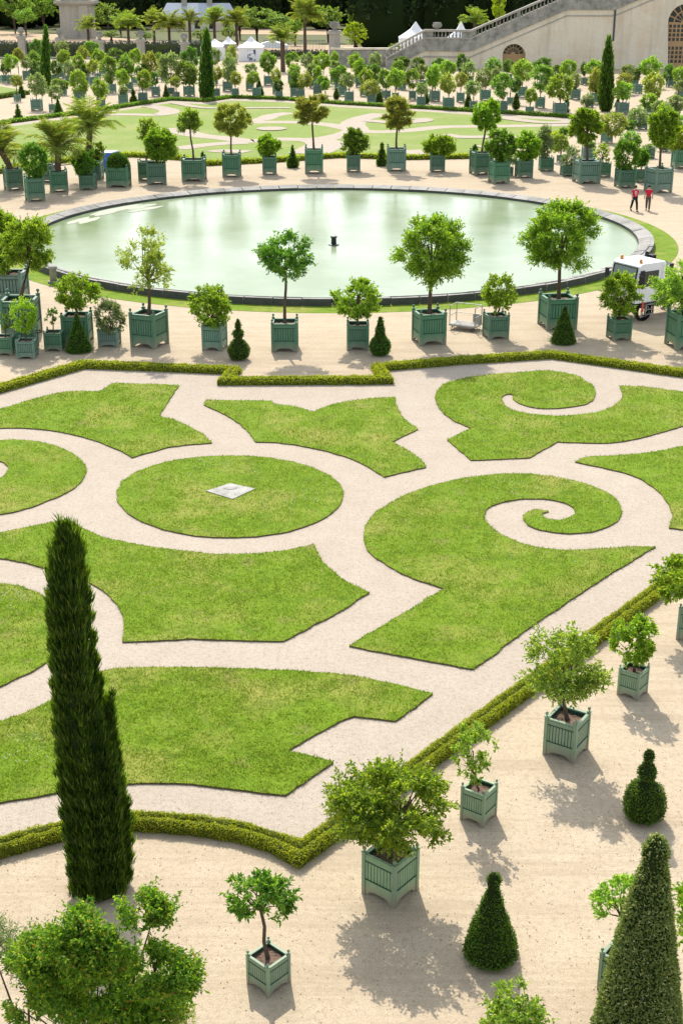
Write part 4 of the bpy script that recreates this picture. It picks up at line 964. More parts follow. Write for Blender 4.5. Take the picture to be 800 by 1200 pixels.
TOPF = [ # clipped yews of the far garden: x, base y, profile rows (pixels)
 (26,115,[(115,4.5),(108,4),(104,2),(103,2.6),(99,.5)]),(22,140,[(140,2),(138,5.5),(136,5),(135,2),(133,3.6),(129,2.8),(127,1),(125,1.8),(122,.4)]),(69,134,[(134,5.5),(124,3),(115,.4)]),
 (157,122,[(122,3),(118,5),(114,3.4),(112,1.4),(109,2.6),(104,.4)]),(195,117,[(117,5),(108,2.6),(99,.4)]),(304,112,[(112,6),(101,3),(91,.4)]),(394,117,[(117,2),(113,3.5),(107,2),(103,.4)]),
 (444,120,[(120,5),(110,2.8),(101,.4)]),(499,122,[(122,2.5),(118,4.4),(114,2),(111,2.4),(107,.6)]),(548,127,[(127,5.4),(116,3),(105,.4)]),(604,129,[(129,2),(124,5),(117,3),(115,3.4),(109,.4)]),
 (663,132,[(132,3.6),(129,3.6),(127,1.5),(123,3),(117,1.6),(112,.4)]),(723,126,[(126,4),(120,2),(115,.4)]),(741,137,[(137,2.6),(132,2.4),(127,.5)]),(348,110,[(110,7),(104,7.5),(96,6),(88,5.5),(86,2)]),
]
lab = {}
items = [('t', i, v[0], v[1]) for i, v in enumerate(FARL) if v[1] < 136 and not (v[0] > 735 and v[1] > 125)] + [('y', i, v[0], v[1]) for i, v in enumerate(TOPF)]
buckets = {}
for kind, i, x, y in items:
    lx, ln = min(LM, key=lambda m: abs(m[0]-x)); side = 'left' if x < lx else 'right'
    buckets.setdefault((kind, row_of(y), ln, side), []).append((abs(x-lx), i))
for (kind, row, ln, side), v in buckets.items():
    for j, (_, i) in enumerate(sorted(v)):
        w = DESC[FARL[i][7]] + ' potted tree' if kind == 't' else 'dark clipped yew'
        lab[(kind, i)] = f'{w}, far garden {row}, {ORD[j]} {side} of {ln}'
NB = {(760,134):'bright round bush right of the right slim cypress, behind the tall dark tree',(790,136):'grey-green tree by the right edge, above the bright cut bush',(776,142):'pale grey-green tree just behind the top of the tall dark tree',
 (752,152):'pale olive bush left of the tall dark tree crown and behind a tiny yew',(710,168):'yellowish spreading tree right of the big spreading tree, far behind the walkers',(735,174):'brownish round bush peeping over the neat ball-shaped tree',
 (722,158):'small dark bush between the yellowish spreading tree and the pale olive bush',(790,158):'round tree at the right edge partly behind the tall dark tree',(780,178):'grey tree half hidden right of the tall dark tree trunk',(760,186):'pale tree half hidden left of the tall dark tree trunk',
 (748,190):'small dark bush half hidden behind the neat ball-shaped tree',(656,190):'bright low bush above the rounded grey-green bush',(652,176):'little dark round bush left of the big spreading tree crown',(688,190):'planter half hidden under the big spreading tree',(596,206):'thin tree half hidden between the two dark trees at the right end of the pond'}
frng = random.Random(3)
for i, (bx, by, bw, cx, cy, cw, ch, sty) in enumerate(FARL):
    gx, gy = G(bx, by); sc = scale_at(gy); s = bw/sc; rot = R(frng.choice([0, 0, 6, -5, 38]))
    s /= abs(math.cos(rot)) + abs(math.sin(rot)); Yc = gy + s*.5; X = VP(bx, by, Yc)[0]
    root = empty('potted_tree', (X, Yc, 0), lab.get(('t', i)) or NB[(bx, by)], 'potted tree', 'small potted trees of the far garden')
    h = min(s*1.15, max(.5, 1.25)); add_planter(root, s, h, rot, 'bluegreen', False)
    px_, pz = VP(cx, cy, Yc); k = scale_at(Yc, pz); rz = ch/2/k; rx = cw/2/k
    cr = child('crown', CV[sty][frng.randrange(4)], root, (px_-X, 0, pz), (rx*1.16, rx*1.12, rz*1.16), frng.uniform(0, 6.28))
    z0 = h*.85; z1 = max(z0 + .1, pz - rz*.5)
    tr = child('trunk', TRM, root, (0, 0, z0), (.07, .07, z1-z0))
for i, (x, by, pr) in enumerate(TOPF):
    topiary(x, by, pr, lab[('y', i)], 420, .17, group='clipped yews of the far garden', upn=.2)

# three slim cypresses
for cx, by, top, w, label in ((54, 103, 31, 11.5, 'left slim cypress, a dark column among the far left potted trees'), (242, 117, 34, 17, 'middle slim cypress, a dark column at the corner of the far hedge'), (711, 131, 43, 17, 'right slim cypress, a dark column in front of the stone stair wall')):
    rows = [(by + (top-by)*t, cx + (2 if cx > 700 else 0)*(t-.5)*2 - w/2*q, cx + (2 if cx > 700 else 0)*(t-.5)*2 + w/2*q) for t, q in ((0, .75), (.08, .92), (.25, 1), (.5, .82), (.75, .58), (.9, .38), (.97, .2), (1, .04))]
    cypress(cx, by, rows, label, 2600, .5, group='slim cypresses of the far garden', seed=int(cx), W=.2)

# ------------------------------------------------------------------ the two walkers
def skin_mesh(name, verts, edges, radii, mat, parent, sub=2):
    me = bpy.data.meshes.new(name); me.from_pydata(verts, edges, [])
    o = bpy.data.objects.new(name, me); COL.objects.link(o); o.parent = parent
    md = o.modifiers.new('skin', 'SKIN'); md.use_smooth_shade = True
    if not me.skin_vertices: me.attributes  # layer made by the modifier
    lay = me.skin_vertices[0].data if me.skin_vertices else None
    if lay is None:
        bpy.context.view_layer.objects.active = o
    for i, r in enumerate(radii):
        rr_ = r if isinstance(r, tuple) else (r, r)
        lay[i].radius = rr_; lay[i].use_root = (i == 0)
    sm = o.modifiers.new('sub', 'SUBSURF'); sm.levels = sm.render_levels = sub
    me.materials.append(mat); return o
def person(px_, py_, face, label, trousers, stride, hairm, k=1.0):
    x, y = G(px_, py_)
    root = empty('person', (x, y, 0), label, 'person', 'people walking by the pond'); root.rotation_euler[2] = face; root.scale = (k, k, k)
    hipz = .93; s = stride
    def J(side, fwd):       # hip, knee, ankle, toe
        return [(side*.095, 0, hipz-.03), (side*.10, fwd*.20 + .03, .50), (side*.10, fwd*.34 - (.06 if fwd < 0 else 0), .08 + (.06 if fwd < 0 else 0)), (side*.11, fwd*.34 + .14, .035 + (.01 if fwd < 0 else 0))]
    la, lb = J(-1, s), J(1, -s)
    V = [(0, 0, hipz), (0, .01, 1.10), (0, .0, 1.30), (0, -.01, 1.43), (0, .01, 1.50), (0, .03, 1.60), (0, .025, 1.70)]
    Rr = [(.15, .11), (.135, .10), (.16, .11), (.10, .08), (.055, .055), (.082, .095), (.07, .08)]
    E = [(0, 1), (1, 2), (2, 3), (3, 4), (4, 5), (5, 6)]
    def chain(st, pts, rs):
        p = st
        for q_, r_ in zip(pts, rs):
            V.append(q_); Rr.append((r_, r_)); E.append((p, len(V)-1)); p = len(V)-1
    chain(0, la, [.095, .062, .045, .04]); chain(0, lb, [.095, .062, .045, .04])
    for sd, sw in ((-1, -s), (1, s)):
        chain(2, [(sd*.19, 0, 1.38), (sd*.25, sw*.10 - .03, 1.12), (sd*.27, sw*.25 + .04, .89), (sd*.27, sw*.28 + .06, .79)], [.06, .046, .036, .04])
    skin_mesh('body', V, E, Rr, M['skin'], root)
    # face: nose and ears on the head
    # shirt with short sleeves
    V2 = [(0, 0, .90), (0, .01, 1.10), (0, .0, 1.30), (0, -.005, 1.42), (-.19, 0, 1.37), (-.225, (-s)*.05 - .01, 1.22), (.19, 0, 1.37), (.225, s*.05 - .01, 1.22)]
    skin_mesh('shirt', V2, [(0, 1), (1, 2), (2, 3), (2, 4), (4, 5), (2, 6), (6, 7)], [(.175, .13), (.158, .122), (.178, .128), (.115, .095), (.078, .078), (.082, .082), (.078, .078), (.082, .082)], M['red_shirt'], root)
    V3 = [(0, 0, hipz+.02)] + la[:3] + lb[:3]
    V3[1] = la[0]; skin_mesh('trousers', V3, [(0, 1), (1, 2), (2, 3), (0, 4), (4, 5), (5, 6)], [(.155, .12), (.112, .112), (.085, .085), (.07, .07), (.112, .112), (.085, .085), (.07, .07)], trousers, root)
    for lg in (la, lb):
        sh = MB(); a_, t = lg[2], lg[3]
        sh.tube([(a_[0], a_[1]-.07, a_[2]-.03), (a_[0], a_[1], a_[2]-.02), ((a_[0]+t[0])/2, (a_[1]+t[1])/2, t[2]+.01), (t[0], t[1]+.05, t[2])], [.035, .05, .05, .03], 8); sh.obj('shoe', M['black'], root)
    hr = MB(); hr.lathe([(-.03, .09), (.02, .103), (.08, .098), (.125, .06), (.14, .01)], 14, (0, .015, 1.625)); hr.obj('hair', hairm, root)
    return root
R1 = person(742, 247.5, R(190), 'person in a red shirt with white print and black trousers, left of two walkers', M['black_cloth'], .9, M['hair'])
R2 = person(758, 247, R(165), 'person in a plain red shirt and taupe trousers, right of two walkers', M['brown_cloth'], .25, M['hair'])
pm = MB()     # white chest print: a ring above a short bar
n = 16; vs = []
for i in range(n):
    t = 2*math.pi*i/n
    for r, yy in ((.05, .148), (.085, .142)): vs.append((r*math.cos(t), yy - abs(r*math.cos(t))*.12, 1.285 + r*math.sin(t)))
pm.add(vs, [(2*i, 2*i+1, (2*i+3) % (2*n), (2*i+2) % (2*n)) for i in range(n)])
pm.box((0, .14, 1.13), (.05, .012, .09)); pm.obj('print', M['print'], R1)

# ------------------------------------------------------------------ flat trolley
x, y = G(546, 389); root = empty('flat_trolley', (x, y + .55, 0), 'grey metal platform trolley with rail frame, standing before the pond', 'trolley'); root.rotation_euler[2] = R(-28)
mb = MB(); mb.box((0, 0, .22), (1.30, .85, .07)); mb.obj('platform', M['steel'], root)
mb = MB(); mb.box((0, 0, .265), (1.2, .76, .015)); mb.obj('deck', M['slab'], root)
mb = MB()
for sx in (-.62, .62):
    for sy in (-.39, .39): mb.tube([(sx, sy, .18), (sx, sy, 1.1)], [.022, .022], 6)
for sx in (-.62, .62):
    for z in (.65, 1.09): mb.tube([(sx, -.39, z), (sx, .39, z)], [.02, .02], 6)
mb.tube([(-.62, .39, 1.09), (.62, .39, 1.09)], [.02, .02], 6); mb.tube([(-.62, .39, .65), (.62, .39, .65)], [.016, .016], 6)
mb.obj('rail_frame', M['steel'], root)
mb = MB()
for t in np.linspace(-.36, .36, 12): mb.tube([(.62, t, .3), (.62, t, .65)], [.008, .008], 4)
for z in np.linspace(.32, .62, 6): mb.tube([(.62, -.38, z), (.62, .38, z)], [.008, .008], 4)
mb.obj('mesh_panel', M['steel'], root)
mb = MB(); mb.box((.40, .40, .46), (.40, .03, .36)); mb.obj('side_panel', M['steel'], root)
for sx in (-.5, .5):
    for sy in (-.33, .33):
        mb = MB(); mb.tube([(sx, sy-.03, .09), (sx, sy+.03, .09)], [.09, .09], 12); mb.lathe([(.08, .03), (.19, .03)], 6, (sx, sy, 0)); mb.obj('wheel', M['black'], root)

# ------------------------------------------------------------------ white work truck (x forward, y to its left)
gx, gy = G(752, 384)
root = empty('work_truck', (gx + .15, gy + 2.2, 0), 'white work truck with amber beacons, half hidden behind the round bush right of the pond', 'truck'); root.rotation_euler[2] = R(-148)
root.scale = (.93, .93, .93)
def side_prism(loop, y0, y1, mat, name, parent):
    mb = MB(); mb.prism_y([loop], y0, y1); return mb.obj(name, mat, parent)
cab = side_prism([(-.85, .95), (1.05, .95), (1.12, 1.65), (.92, 2.78), (.75, 2.9), (-.8, 2.9), (-.85, 2.8)], -.95, .95, M['white_paint'], 'cab', root)
mb = MB(); mb.add([(1.128, -.82, 1.72), (1.128, .82, 1.72), (.955, .78, 2.66), (.955, -.78, 2.66)], [(0, 1, 2, 3)]); mb.obj('windscreen', M['screen'], cab)
mb = MB(); 
for a_, b_ in (((1.135, -.86, 1.68), (1.135, .86, 1.68)), ((.95, -.82, 2.7), (.95, .82, 2.7)), ((1.135, -.86, 1.68), (.95, -.82, 2.7)), ((1.135, .86, 1.68), (.95, .82, 2.7))): mb.tube([a_, b_], [.035, .035], 5)
mb.obj('windscreen_frame', M['black'], cab)
for sy in (-1, 1):
    d = MB(); d.prism_y([[(-.45, 1.0), (.75, 1.0), (.85, 1.7), (.70, 2.62), (-.45, 2.62)]], sy*.953, sy*.965); dr = d.obj('door', M['white_paint'], cab)
    w = MB(); w.prism_y([[(-.38, 1.75), (.72, 1.75), (.60, 2.52), (-.38, 2.52)]], sy*.967, sy*.975); w.obj('window', M['glass_dark'], dr)
    h_ = MB(); h_.box((-.3, sy*.985, 1.6), (.16, .03, .04)); h_.obj('handle', M['black'], dr)
    mr = MB(); mr.box((1.05, sy*1.22, 2.2), (.10, .2, .42)); mr.tube([(.95, sy*.95, 2.45), (1.05, sy*1.2, 2.4)], [.02, .02], 5); mr.tube([(.95, sy*.95, 2.0), (1.05, sy*1.2, 2.05)], [.02, .02], 5); mr.obj('mirror', M['black'], cab)
    dp = MB(); dp.prism_y([[(.58, 1.75), (.99, 1.75), (.86, 2.58), (.58, 2.58)]], sy*.977, sy*.984); dp.obj('quarter_window', M['black'], cab)
    rl = MB()
    for xx in (-.62, -.98): rl.tube([(xx, sy*1.02, 1.1), (xx, sy*1.02, 2.75)], [.022, .022], 6)
    for z in np.linspace(1.25, 2.7, 5): rl.tube([(-.62, sy*1.02, z), (-.98, sy*1.02, z)], [.018, .018], 5)
    rl.obj('grab_rail', M['white'], cab)
    st = MB()
    for z in (.35, .6, .85): st.box((.1, sy*.98, z), (.5, .18, .035))
    st.box((-.17, sy*.98, .6), (.04, .1, .6)); st.box((.37, sy*.98, .6), (.04, .1, .6)); st.obj('steps', M['steel'], cab)
    hz = MB(); hz.box((.55, sy*.98, .75), (.14, .02, .5)); hz.obj('hazard_plate', M['hazard'], cab)
    b = MB(); b.lathe([(2.9, .10), (2.94, .10), (2.95, .085), (3.05, .08), (3.1, .04)], 12, (.62, sy*.68, 0)); b.obj('beacon', M['amber'], cab)
    hl = MB(); hl.box((1.13, sy*.68, 1.15), (.05, .3, .18)); hl.obj('headlight', M['white'], cab)
mb = MB(); mb.box((1.1, 0, .72), (.18, 1.95, .38)); mb.obj('bumper', M['iron'], root)
mb = MB(); mb.box((-1.4, .35, .62), (5.0, .12, .22)); mb.box((-1.4, -.35, .62), (5.0, .12, .22)); mb.obj('chassis', M['iron'], root)
mb = MB(); mb.box((-2.55, 0, 1.1), (2.7, 1.9, .08)); mb.box((-2.55, .94, 1.32), (2.7, .05, .4)); mb.box((-2.55, -.94, 1.32), (2.7, .05, .4)); mb.box((-3.88, 0, 1.32), (.05, 1.9, .4)); mb.obj('load_bed', M['iron'], root)
mb = MB(); mb.box((-1.25, 0, 1.75), (.5, 1.7, 1.9)); mb.box((-1.25, -.5, 2.8), (.3, .35, .3)); mb.tube([(-1.1, .1, 2.0), (-1.2, .1, 2.75), (-1.6, .1, 2.6), (-1.9, .1, 1.8)], [.16, .15, .13, .1], 8); mb.tube([(-1.0, -.6, 1.0), (-1.0, -.6, 3.1)], [.09, .09], 8); mb.obj('loader_crane', M['black'], root)
for wx in (.35, -2.9):
    for sy in (-1, 1):
        w = MB(); w.tube([(wx, sy*.62, .5), (wx, sy*.66, .5), (wx, sy*.92, .5), (wx, sy*.96, .5)], [.44, .5, .5, .44], 20); w.tube([(wx, sy*.97, .5), (wx, sy*.99, .5)], [.24, .2], 14)
        wo = w.obj('wheel', M['black'], root); rim = MB(); rim.tube([(wx, sy*.955, .5), (wx, sy*.975, .5)], [.3, .26], 14); rim.obj('rim', M['steel'], wo)
# small blue car far left, half hidden
x, y = G(121, 204); root = empty('parked_car', (x, y + 3.2, 0), 'small blue and white car half hidden behind the potted palms', 'car'); root.rotation_euler[2] = R(75)
body = side_prism([(-1.7, .3), (1.7, .3), (1.75, .75), (1.0, .9), (.5, 1.42), (-1.2, 1.45), (-1.7, .9)], -.78, .78, M['blue_paint'], 'body', root)
for sy in (-1, 1): 
    w = MB(); w.prism_y([[(-1.15, .92), (.8, .92), (.42, 1.36), (-1.08, 1.38)]], sy*.783, sy*.79); w.obj('window', M['glass_dark'], body)
w = MB(); w.add([(1.03, -.68, .93), (1.03, .68, .93), (.535, .62, 1.40), (.535, -.62, 1.40)], [(0, 1, 2, 3)]); w.obj('windscreen', M['screen'], body)
w = MB(); w.box((-.35, 0, 1.455), (1.5, 1.3, .03)); w.obj('roof', M['white_paint'], body)
for wx in (1.1, -1.1):
    for sy in (-1, 1): w = MB(); w.tube([(wx, sy*.62, .3), (wx, sy*.82, .3)], [.3, .3], 16); w.obj('wheel', M['black'], root)
# ------------------------------------------------------------------ the great stair at the back right
YS = 246.0
def W(x, y, Y=YS): return VP(x, y, Y)
root = empty('stair_wall', (*[W(620, 84)[0]], YS, 0), 'great pale stone stair wall with rising balustrade and arched doorways, at the back right', 'stone stair')
RX = root.location.x
def loc(pts, Y=YS): return [(W(x, y, Y)[0] - RX, W(x, y, Y)[1]) for x, y in pts]
def arch(xc, hw, ytop, ybase, n=14):
    sp = ytop + hw
    return [(xc - hw, ybase), (xc - hw, sp)] + [(xc - hw*math.cos(t), sp - hw*math.sin(t)) for t in np.linspace(0, math.pi, n)[1:-1]] + [(xc + hw, sp), (xc + hw, ybase)]
base = 96
top = [(452, 83), (497, 59.5), (545, 60), (551, 60), (664, 11.5), (720, 11.5), (790, -18), (960, -60)]
outer = [(452, base)] + top + [(960, base)]
A1 = arch(602, 13.5, 51.5, base); A2 = arch(806, 24, 4, base)
def with_arches(o):       # outline running round the door openings
    return o[:-1] + [o[-1]] + A2[::-1] + A1[::-1]
mb = MB(); mb.prism_y([loc(with_arches(outer))], 0, 5.0); wall = mb.obj('wall', M['limestone'], root)
# sunk back of each door niche, timber doors with lattice
for nm, A, xc, hw, yt in (('arched_door', A1, 602, 13.5, 51.5), ('arched_door', A2, 806, 24, 4)):
    mb = MB(); mb.prism_y([loc(A)], 1.2, 1.35); d = mb.obj(nm, M['wood_tan'], root)
    P = MB(); x0 = W(xc-hw, yt)[0] - RX; x1 = W(xc+hw, yt)[0] - RX; zt = W(xc, yt)[1]; zs = W(xc, yt+hw)[1]; w = (x1-x0); xm = (x0+x1)/2
    ncol = 6 if hw < 20 else 10
    rows = np.arange(1.2, zs - .3, .8 if hw < 20 else .72)
    for z in rows:
        for c in range(ncol):
            cx_ = x0 + w*(c + .5)/ncol
            if abs(z - (zs*.55)) < .4: continue
            P.box((cx_, 1.19, z), (w/ncol*.66, .03, .52))
    r = w/2
    for c in range(8):
        t0 = math.pi*(c + .12)/8; t1 = math.pi*(c + .88)/8
        for q0, q1 in ((.2, .52), (.58, .9)):
            v = [(xm + r*q*math.cos(t), 1.185, zs + .15 + r*q*math.sin(t)) for q, t in ((q0, t0), (q1, t0), (q1, t1), (q0, t1))]
            P.add(v, [(0, 1, 2, 3)])
    P.obj('lattice_panes', M['glass_dark'], d)
# string course, plinth and dark stone base of the balustrade following the slope
def band(pts, dz0, dz1, y0, y1, name, mat):
    L = loc(pts); mb = MB(); lo = [(x, z + dz0) for x, z in L]; hi = [(x, z + dz1) for x, z in L]
    mb.prism_y([lo + hi[::-1]], y0, y1); return mb.obj(name, mat, root)
band(top, -1.05, -.85, -.12, 0.0, 'string_course', M['pier_stone'])
band(top, 0, 2.0, -.3, 1.2, 'balustrade_base', M['old_stone'])
band(top, 2.0, 2.2, -.38, 1.0, 'plinth', M['pier_stone'])
band(top, 3.15, 3.5, -.40, 1.0, 'handrail', M['pier_stone'])
mb = MB(); L = loc(top); pr = [(0, .16), (.1, .1), (.3, .17), (.55, .09), (.8, .08), (.95, .16)]; stp = .62
x = L[0][0] + .3; cnt = 0
xs = np.array([p[0] for p in L]); zs_ = np.array([p[1] for p in L])
while x < W(830, 0)[0] - RX:
    z = np.interp(x, xs, zs_) + 2.2
    if any(abs(x - p[0]) < .7 for p in L) or cnt % 12 == 0: mb.box((x, .3, z + .48), (.62, .8, 1.0))
    else: mb.lathe(pr, 6, (x, .3, z), cap=False)
    x += stp; cnt += 1
mb.obj('balusters', M['old_stone'], root)
X_, z_ = W(719, 30); mb = MB(); mb.tube([(X_-RX, -.12, z_-2.5), (X_-RX, -.12, W(719, 10)[1])], [.16, .16], 8); mb.obj('drainpipe', M['iron'], root)
# stone vase on the landing parapet
X_, z_ = W(512, 33.5)
v = empty('stone_vase', (X_, YS + .3, W(512, 34.5)[1] + .0), 'squat stone vase standing on the parapet of the lower stair landing', 'stone vase')
mb = MB(); mb.lathe([(0, .4), (.15, .25), (.35, .7), (.7, .85), (.95, .7), (1.1, .75), (1.15, .4)], 14); mb.obj('bowl', M['old_stone'], v)
# low dark wall left of the stair
r2 = empty('terrace_wall', (W(420, 84, 252)[0], 252, 0), 'low dark stone wall between the urn pillar and the ramp foot', 'wall')
x0, x1 = W(388, 80, 252)[0] - r2.location.x, W(466, 80, 252)[0] - r2.location.x; zt = W(420, 56, 252)[1]
mb = MB(); mb.box(((x0+x1)/2, 0, zt/2 - .2), (x1-x0, 1.2, zt - .4)); mb.obj('wall', M['old_stone'], r2)
mb = MB(); mb.box(((x0+x1)/2, 0, zt - .15), (x1-x0 + .2, 1.5, .3)); mb.obj('coping', M['limestone'], r2)

# ------------------------------------------------------------------ the railings, pillars and clipped hedge along the far left
def pillar(x, yt, w, Y, label, vase=True, mat='pier_stone', name='stone_pillar'):
    X, zt = VP(x, yt, Y); k = scale_at(Y, 3); w = w/k
    r = empty(name, (X, Y, 0), label, 'stone pillar', 'stone pillars of the far railings')
    mb = MB(); mb.box((0, 0, .4), (w*1.25, w*1.25, .8)); mb.box((0, 0, .8 + (zt-1.6)/2), (w, w, zt - 1.6)); mb.obj('shaft', M[mat], r)
    mb = MB(); mb.box((0, 0, zt - .65), (w*1.3, w*1.3, .3)); mb.box((0, 0, zt - .38), (w*1.1, w*1.1, .26)); mb.obj('cap', M[mat], r)
    if vase:
        mb = MB(); mb.lathe([(0, w*.3), (.25, w*.16), (.6, w*.42), (1.0, w*.5), (1.3, w*.36), (1.45, w*.42), (1.5, .1)], 12, (0, 0, zt - .25)); mb.obj('vase', M['old_stone'], r)
    return r
YF = 276.0
for x, yt, w, lb in ((25, 40, 8, 'stone pillar with a small vase left of the left slim cypress'), (70, 42, 8, 'stone pillar with a small vase just right of the left slim cypress'), (117, 45, 9, 'stone pillar with a vase, left of the big fan palm clump'),
                     (165, 44, 9, 'stone pillar with a vase below the white-roofed house, left one'), (216, 47, 9, 'stone pillar with a vase left of the middle slim cypress')):
    pillar(x, yt, w, YF, lb)
pillar(270, 50, 12, 262, 'broad dark-topped stone pillar at the left end of the white marquee', False, 'old_stone')
pillar(392, 34, 13, 256, 'tall stone pillar with a big urn, left of the low dark wall', True)
for a_, b_, lb in ((-40, 25, 'dark iron railing at the far left edge'), (25, 70, 'dark iron railing behind the left slim cypress'), (70, 117, 'dark iron railing left of the fan palms'), (117, 165, 'dark iron railing below the fan palms'), (165, 216, 'dark iron railing below the white-roofed house'), (216, 268, 'dark iron railing behind the middle slim cypress'), (304, 386, 'dark iron railing between marquee and urn pillar')):
    x0, _ = VP(a_, 60, YF); x1, _ = VP(b_, 60, YF); r = empty('iron_railing', ((x0+x1)/2, YF, 0), lb, 'railing', 'railings of the far boundary'); L_ = x1-x0-1.6
    mb = MB(); n = int(L_/.28)
    for i in range(n): mb.box((-L_/2 + L_*(i+.5)/n, 0, 1.9), (.05, .05, 3.4))
    mb.obj('bars', M['iron'], r); mb = MB(); mb.box((0, 0, .45), (L_, .07, .09)); mb.box((0, 0, 3.35), (L_, .07, .09)); mb.obj('rail', M['iron'], r)
    mb = MB(); mb.box((0, 0, .12), (L_, .5, .24)); mb.obj('footing', M['pier_stone'], r)
# clipped dark hedge behind the railings
def big_hedge(pts, w, h, label, seed):
    rng = np.random.default_rng(seed); o = hedge(pts, w, h, label, 9, .42, 'tall dark hedges behind the railings', 2.0, 'hedge_dark', seed); return o
M['hedge_dark'] = leaf_mat('leaf_blue_hedge', [(0, (.03, .055, .045)), (.6, (.055, .085, .07)), (1, (.11, .14, .11))], .1, (1.1, 1.2, .9), .7, .2)
big_hedge([VP(-90, 60, 288)[:1] + (288,), VP(240, 60, 288)[:1] + (288,)], 3, VP(100, 50, 288)[1], 'long dark bluish hedge behind the railings at the left', 31)
big_hedge([VP(305, 60, 288)[:1] + (288,), VP(384, 60, 288)[:1] + (288,)], 3, VP(340, 60, 288)[1], 'dark bluish hedge behind the railing between marquee and urn pillar', 32)
sheet('road', [(-200, 27), (0, 36.5), (70, 40), (150, 45.5), (240, 50.5), (330, 52), (420, 53), (420, 64), (-200, 60)], .02, M['road'])
sheet('far_road', [(270, 33), (400, 35), (400, 41), (270, 40)], .04, M['road'])

# ------------------------------------------------------------------ marquees and tents
def tentpeak(mb, c, s, z0, z1):
    prof = [(z0, s), (z0 + (z1-z0)*.25, s*.66), (z0 + (z1-z0)*.55, s*.30), (z1, .04)]
    for i in range(3):
        (za, ra), (zb, rb) = prof[i], prof[i+1]
        for k in range(4):
            a0, a1 = math.pi/4 + k*math.pi/2, math.pi/4 + (k+1)*math.pi/2
            q_ = math.sqrt(2)
            mb.add([(c[0] + q_*ra*math.cos(a0), c[1] + q_*ra*math.sin(a0), za), (c[0] + q_*ra*math.cos(a1), c[1] + q_*ra*math.sin(a1), za), (c[0] + q_*rb*math.cos(a1), c[1] + q_*rb*math.sin(a1), zb), (c[0] + q_*rb*math.cos(a0), c[1] + q_*rb*math.sin(a0), zb)], [(0, 1, 2, 3)])
YT = 268.0
X0, zt = VP(279, 57, YT); X1 = VP(307, 57, YT)[0]; r = empty('marquee', ((X0+X1)/2, YT + 3, 0), 'white marquee with a printed dark panel on its wall, behind the far potted trees', 'marquee'); w = X1 - X0
mb = MB(); mb.box((0, 0, zt/2), (w, 6, zt)); mb.obj('wall', M['white'], r)
mb = MB(); mb.box((0, 0, zt + .12), (w + .4, 6.4, .24)); tentpeak(mb, (0, 0), w/2 + .2, zt + .24, VP(288, 43, YT)[1]); mb.obj('roof', M['white'], r)
def panel_mat():
    k = N('printed_panel'); v = k.coord(); f = k.noise(1.1, 3, .5, v)
    return k.done(k.bsdf(k.ramp(f, [(.40, (.03,.05,.12)), (.47, (.12,.16,.25)), (.50, (.75,.76,.78)), (.62, (.78,.78,.78)), (.66, (.15,.18,.25))]), .5))
mb = MB(); px_ = VP(295, 70, YT)[0] - r.location.x; mb.box((px_, -3.03, (zt)*.5), (1.5, .05, zt*.85)); mb.obj('printed_panel', panel_mat(), r)
for cx, yt, yb, hw, lb in ((250, 46, 55, 16, 'white pointed tent just right of the middle slim cypress'), (266, 43, 52, 9, 'white pointed tent behind the broad dark-topped pillar')):
    X, z1 = VP(cx, yt, 272); z0 = VP(cx, yb, 272)[1]; k = scale_at(272, 4); s = hw/k
    t = empty('white_tent', (X, 275, 0), lb, 'tent', 'white tents at the back left'); mb = MB(); tentpeak(mb, (0, 0), min(s, 2.6), z0, z1); mb.obj('roof', M['white'], t)
    mb = MB(); mb.box((0, 0, z0/2), (min(s, 2.6)*1.96, min(s, 2.6)*1.96, z0)); mb.obj('wall', M['white'], t)
for cx, yt, lb in ((487, 25, 'white pointed tent peeping over the foot of the ramp'), (540, 25, 'small white tent tip behind the stair landing')):
    X, z1 = VP(cx, yt, 275); z0 = VP(cx, 44, 275)[1]
    t = empty('white_tent', (X, 275, 0), lb, 'tent', 'white tents behind the stair'); mb = MB(); s = 3.2 if cx < 500 else 2.4; tentpeak(mb, (0, 0), s, z0, z1); mb.obj('roof', M['white'], t)
    mb = MB(); mb.box((0, 0, z0/2), (s*1.96, s*1.96, z0)); mb.obj('wall', M['white'], t)
X0, zt = VP(318, 51, 280); t = empty('low_marquee', (X0, 283, 0), 'long low white awning between the marquee and the tall slender palm', 'awning'); mb = MB()
mb.prism_y([[(-3, zt - .8), (3, zt - 1.0), (3, zt - .4), (0, zt + .5), (-3, zt - .3)]], -2, 2); mb.obj('roof', M['white'], t)
mb = MB(); [mb.tube([(sx, sy, 0), (sx, sy, zt - .8)], [.06, .06], 6) for sx in (-2.8, 2.8) for sy in (-1.8, 1.8)]; mb.obj('poles', M['steel'], t)

# ------------------------------------------------------------------ white-roofed house and the old gate pier
YH = 420.0
def H_(x, y): return VP(x, y, YH)
X0, X1 = H_(186, 20)[0], H_(276, 20)[0]; r = empty('roofed_house', ((X0+X1)/2, YH, 0), 'long house with a pale grey roof and chimneys behind the palms, back left', 'house'); hw = (X1-X0)/2; z0 = H_(230, 21)[1]; z1 = H_(230, 4)[1]
mb = MB(); mb.box((0, 5, z0/2), (hw*1.94, 9.4, z0)); mb.obj('wall', M['limestone'], r)
mb = MB(); i_ = hw*.82; mb.add([(-hw, 0, z0), (hw, 0, z0), (hw, 10, z0), (-hw, 10, z0), (-i_, 4.5, z1), (i_, 4.5, z1), (i_, 5.5, z1), (-i_, 5.5, z1)], [(0, 1, 5, 4), (1, 2, 6, 5), (2, 3, 7, 6), (3, 0, 4, 7), (4, 5, 6, 7), (3, 2, 1, 0)])
roof = mb.obj('roof', simple('zinc_roof', (.42, .46, .52), .5, .4, .1, .3), r)
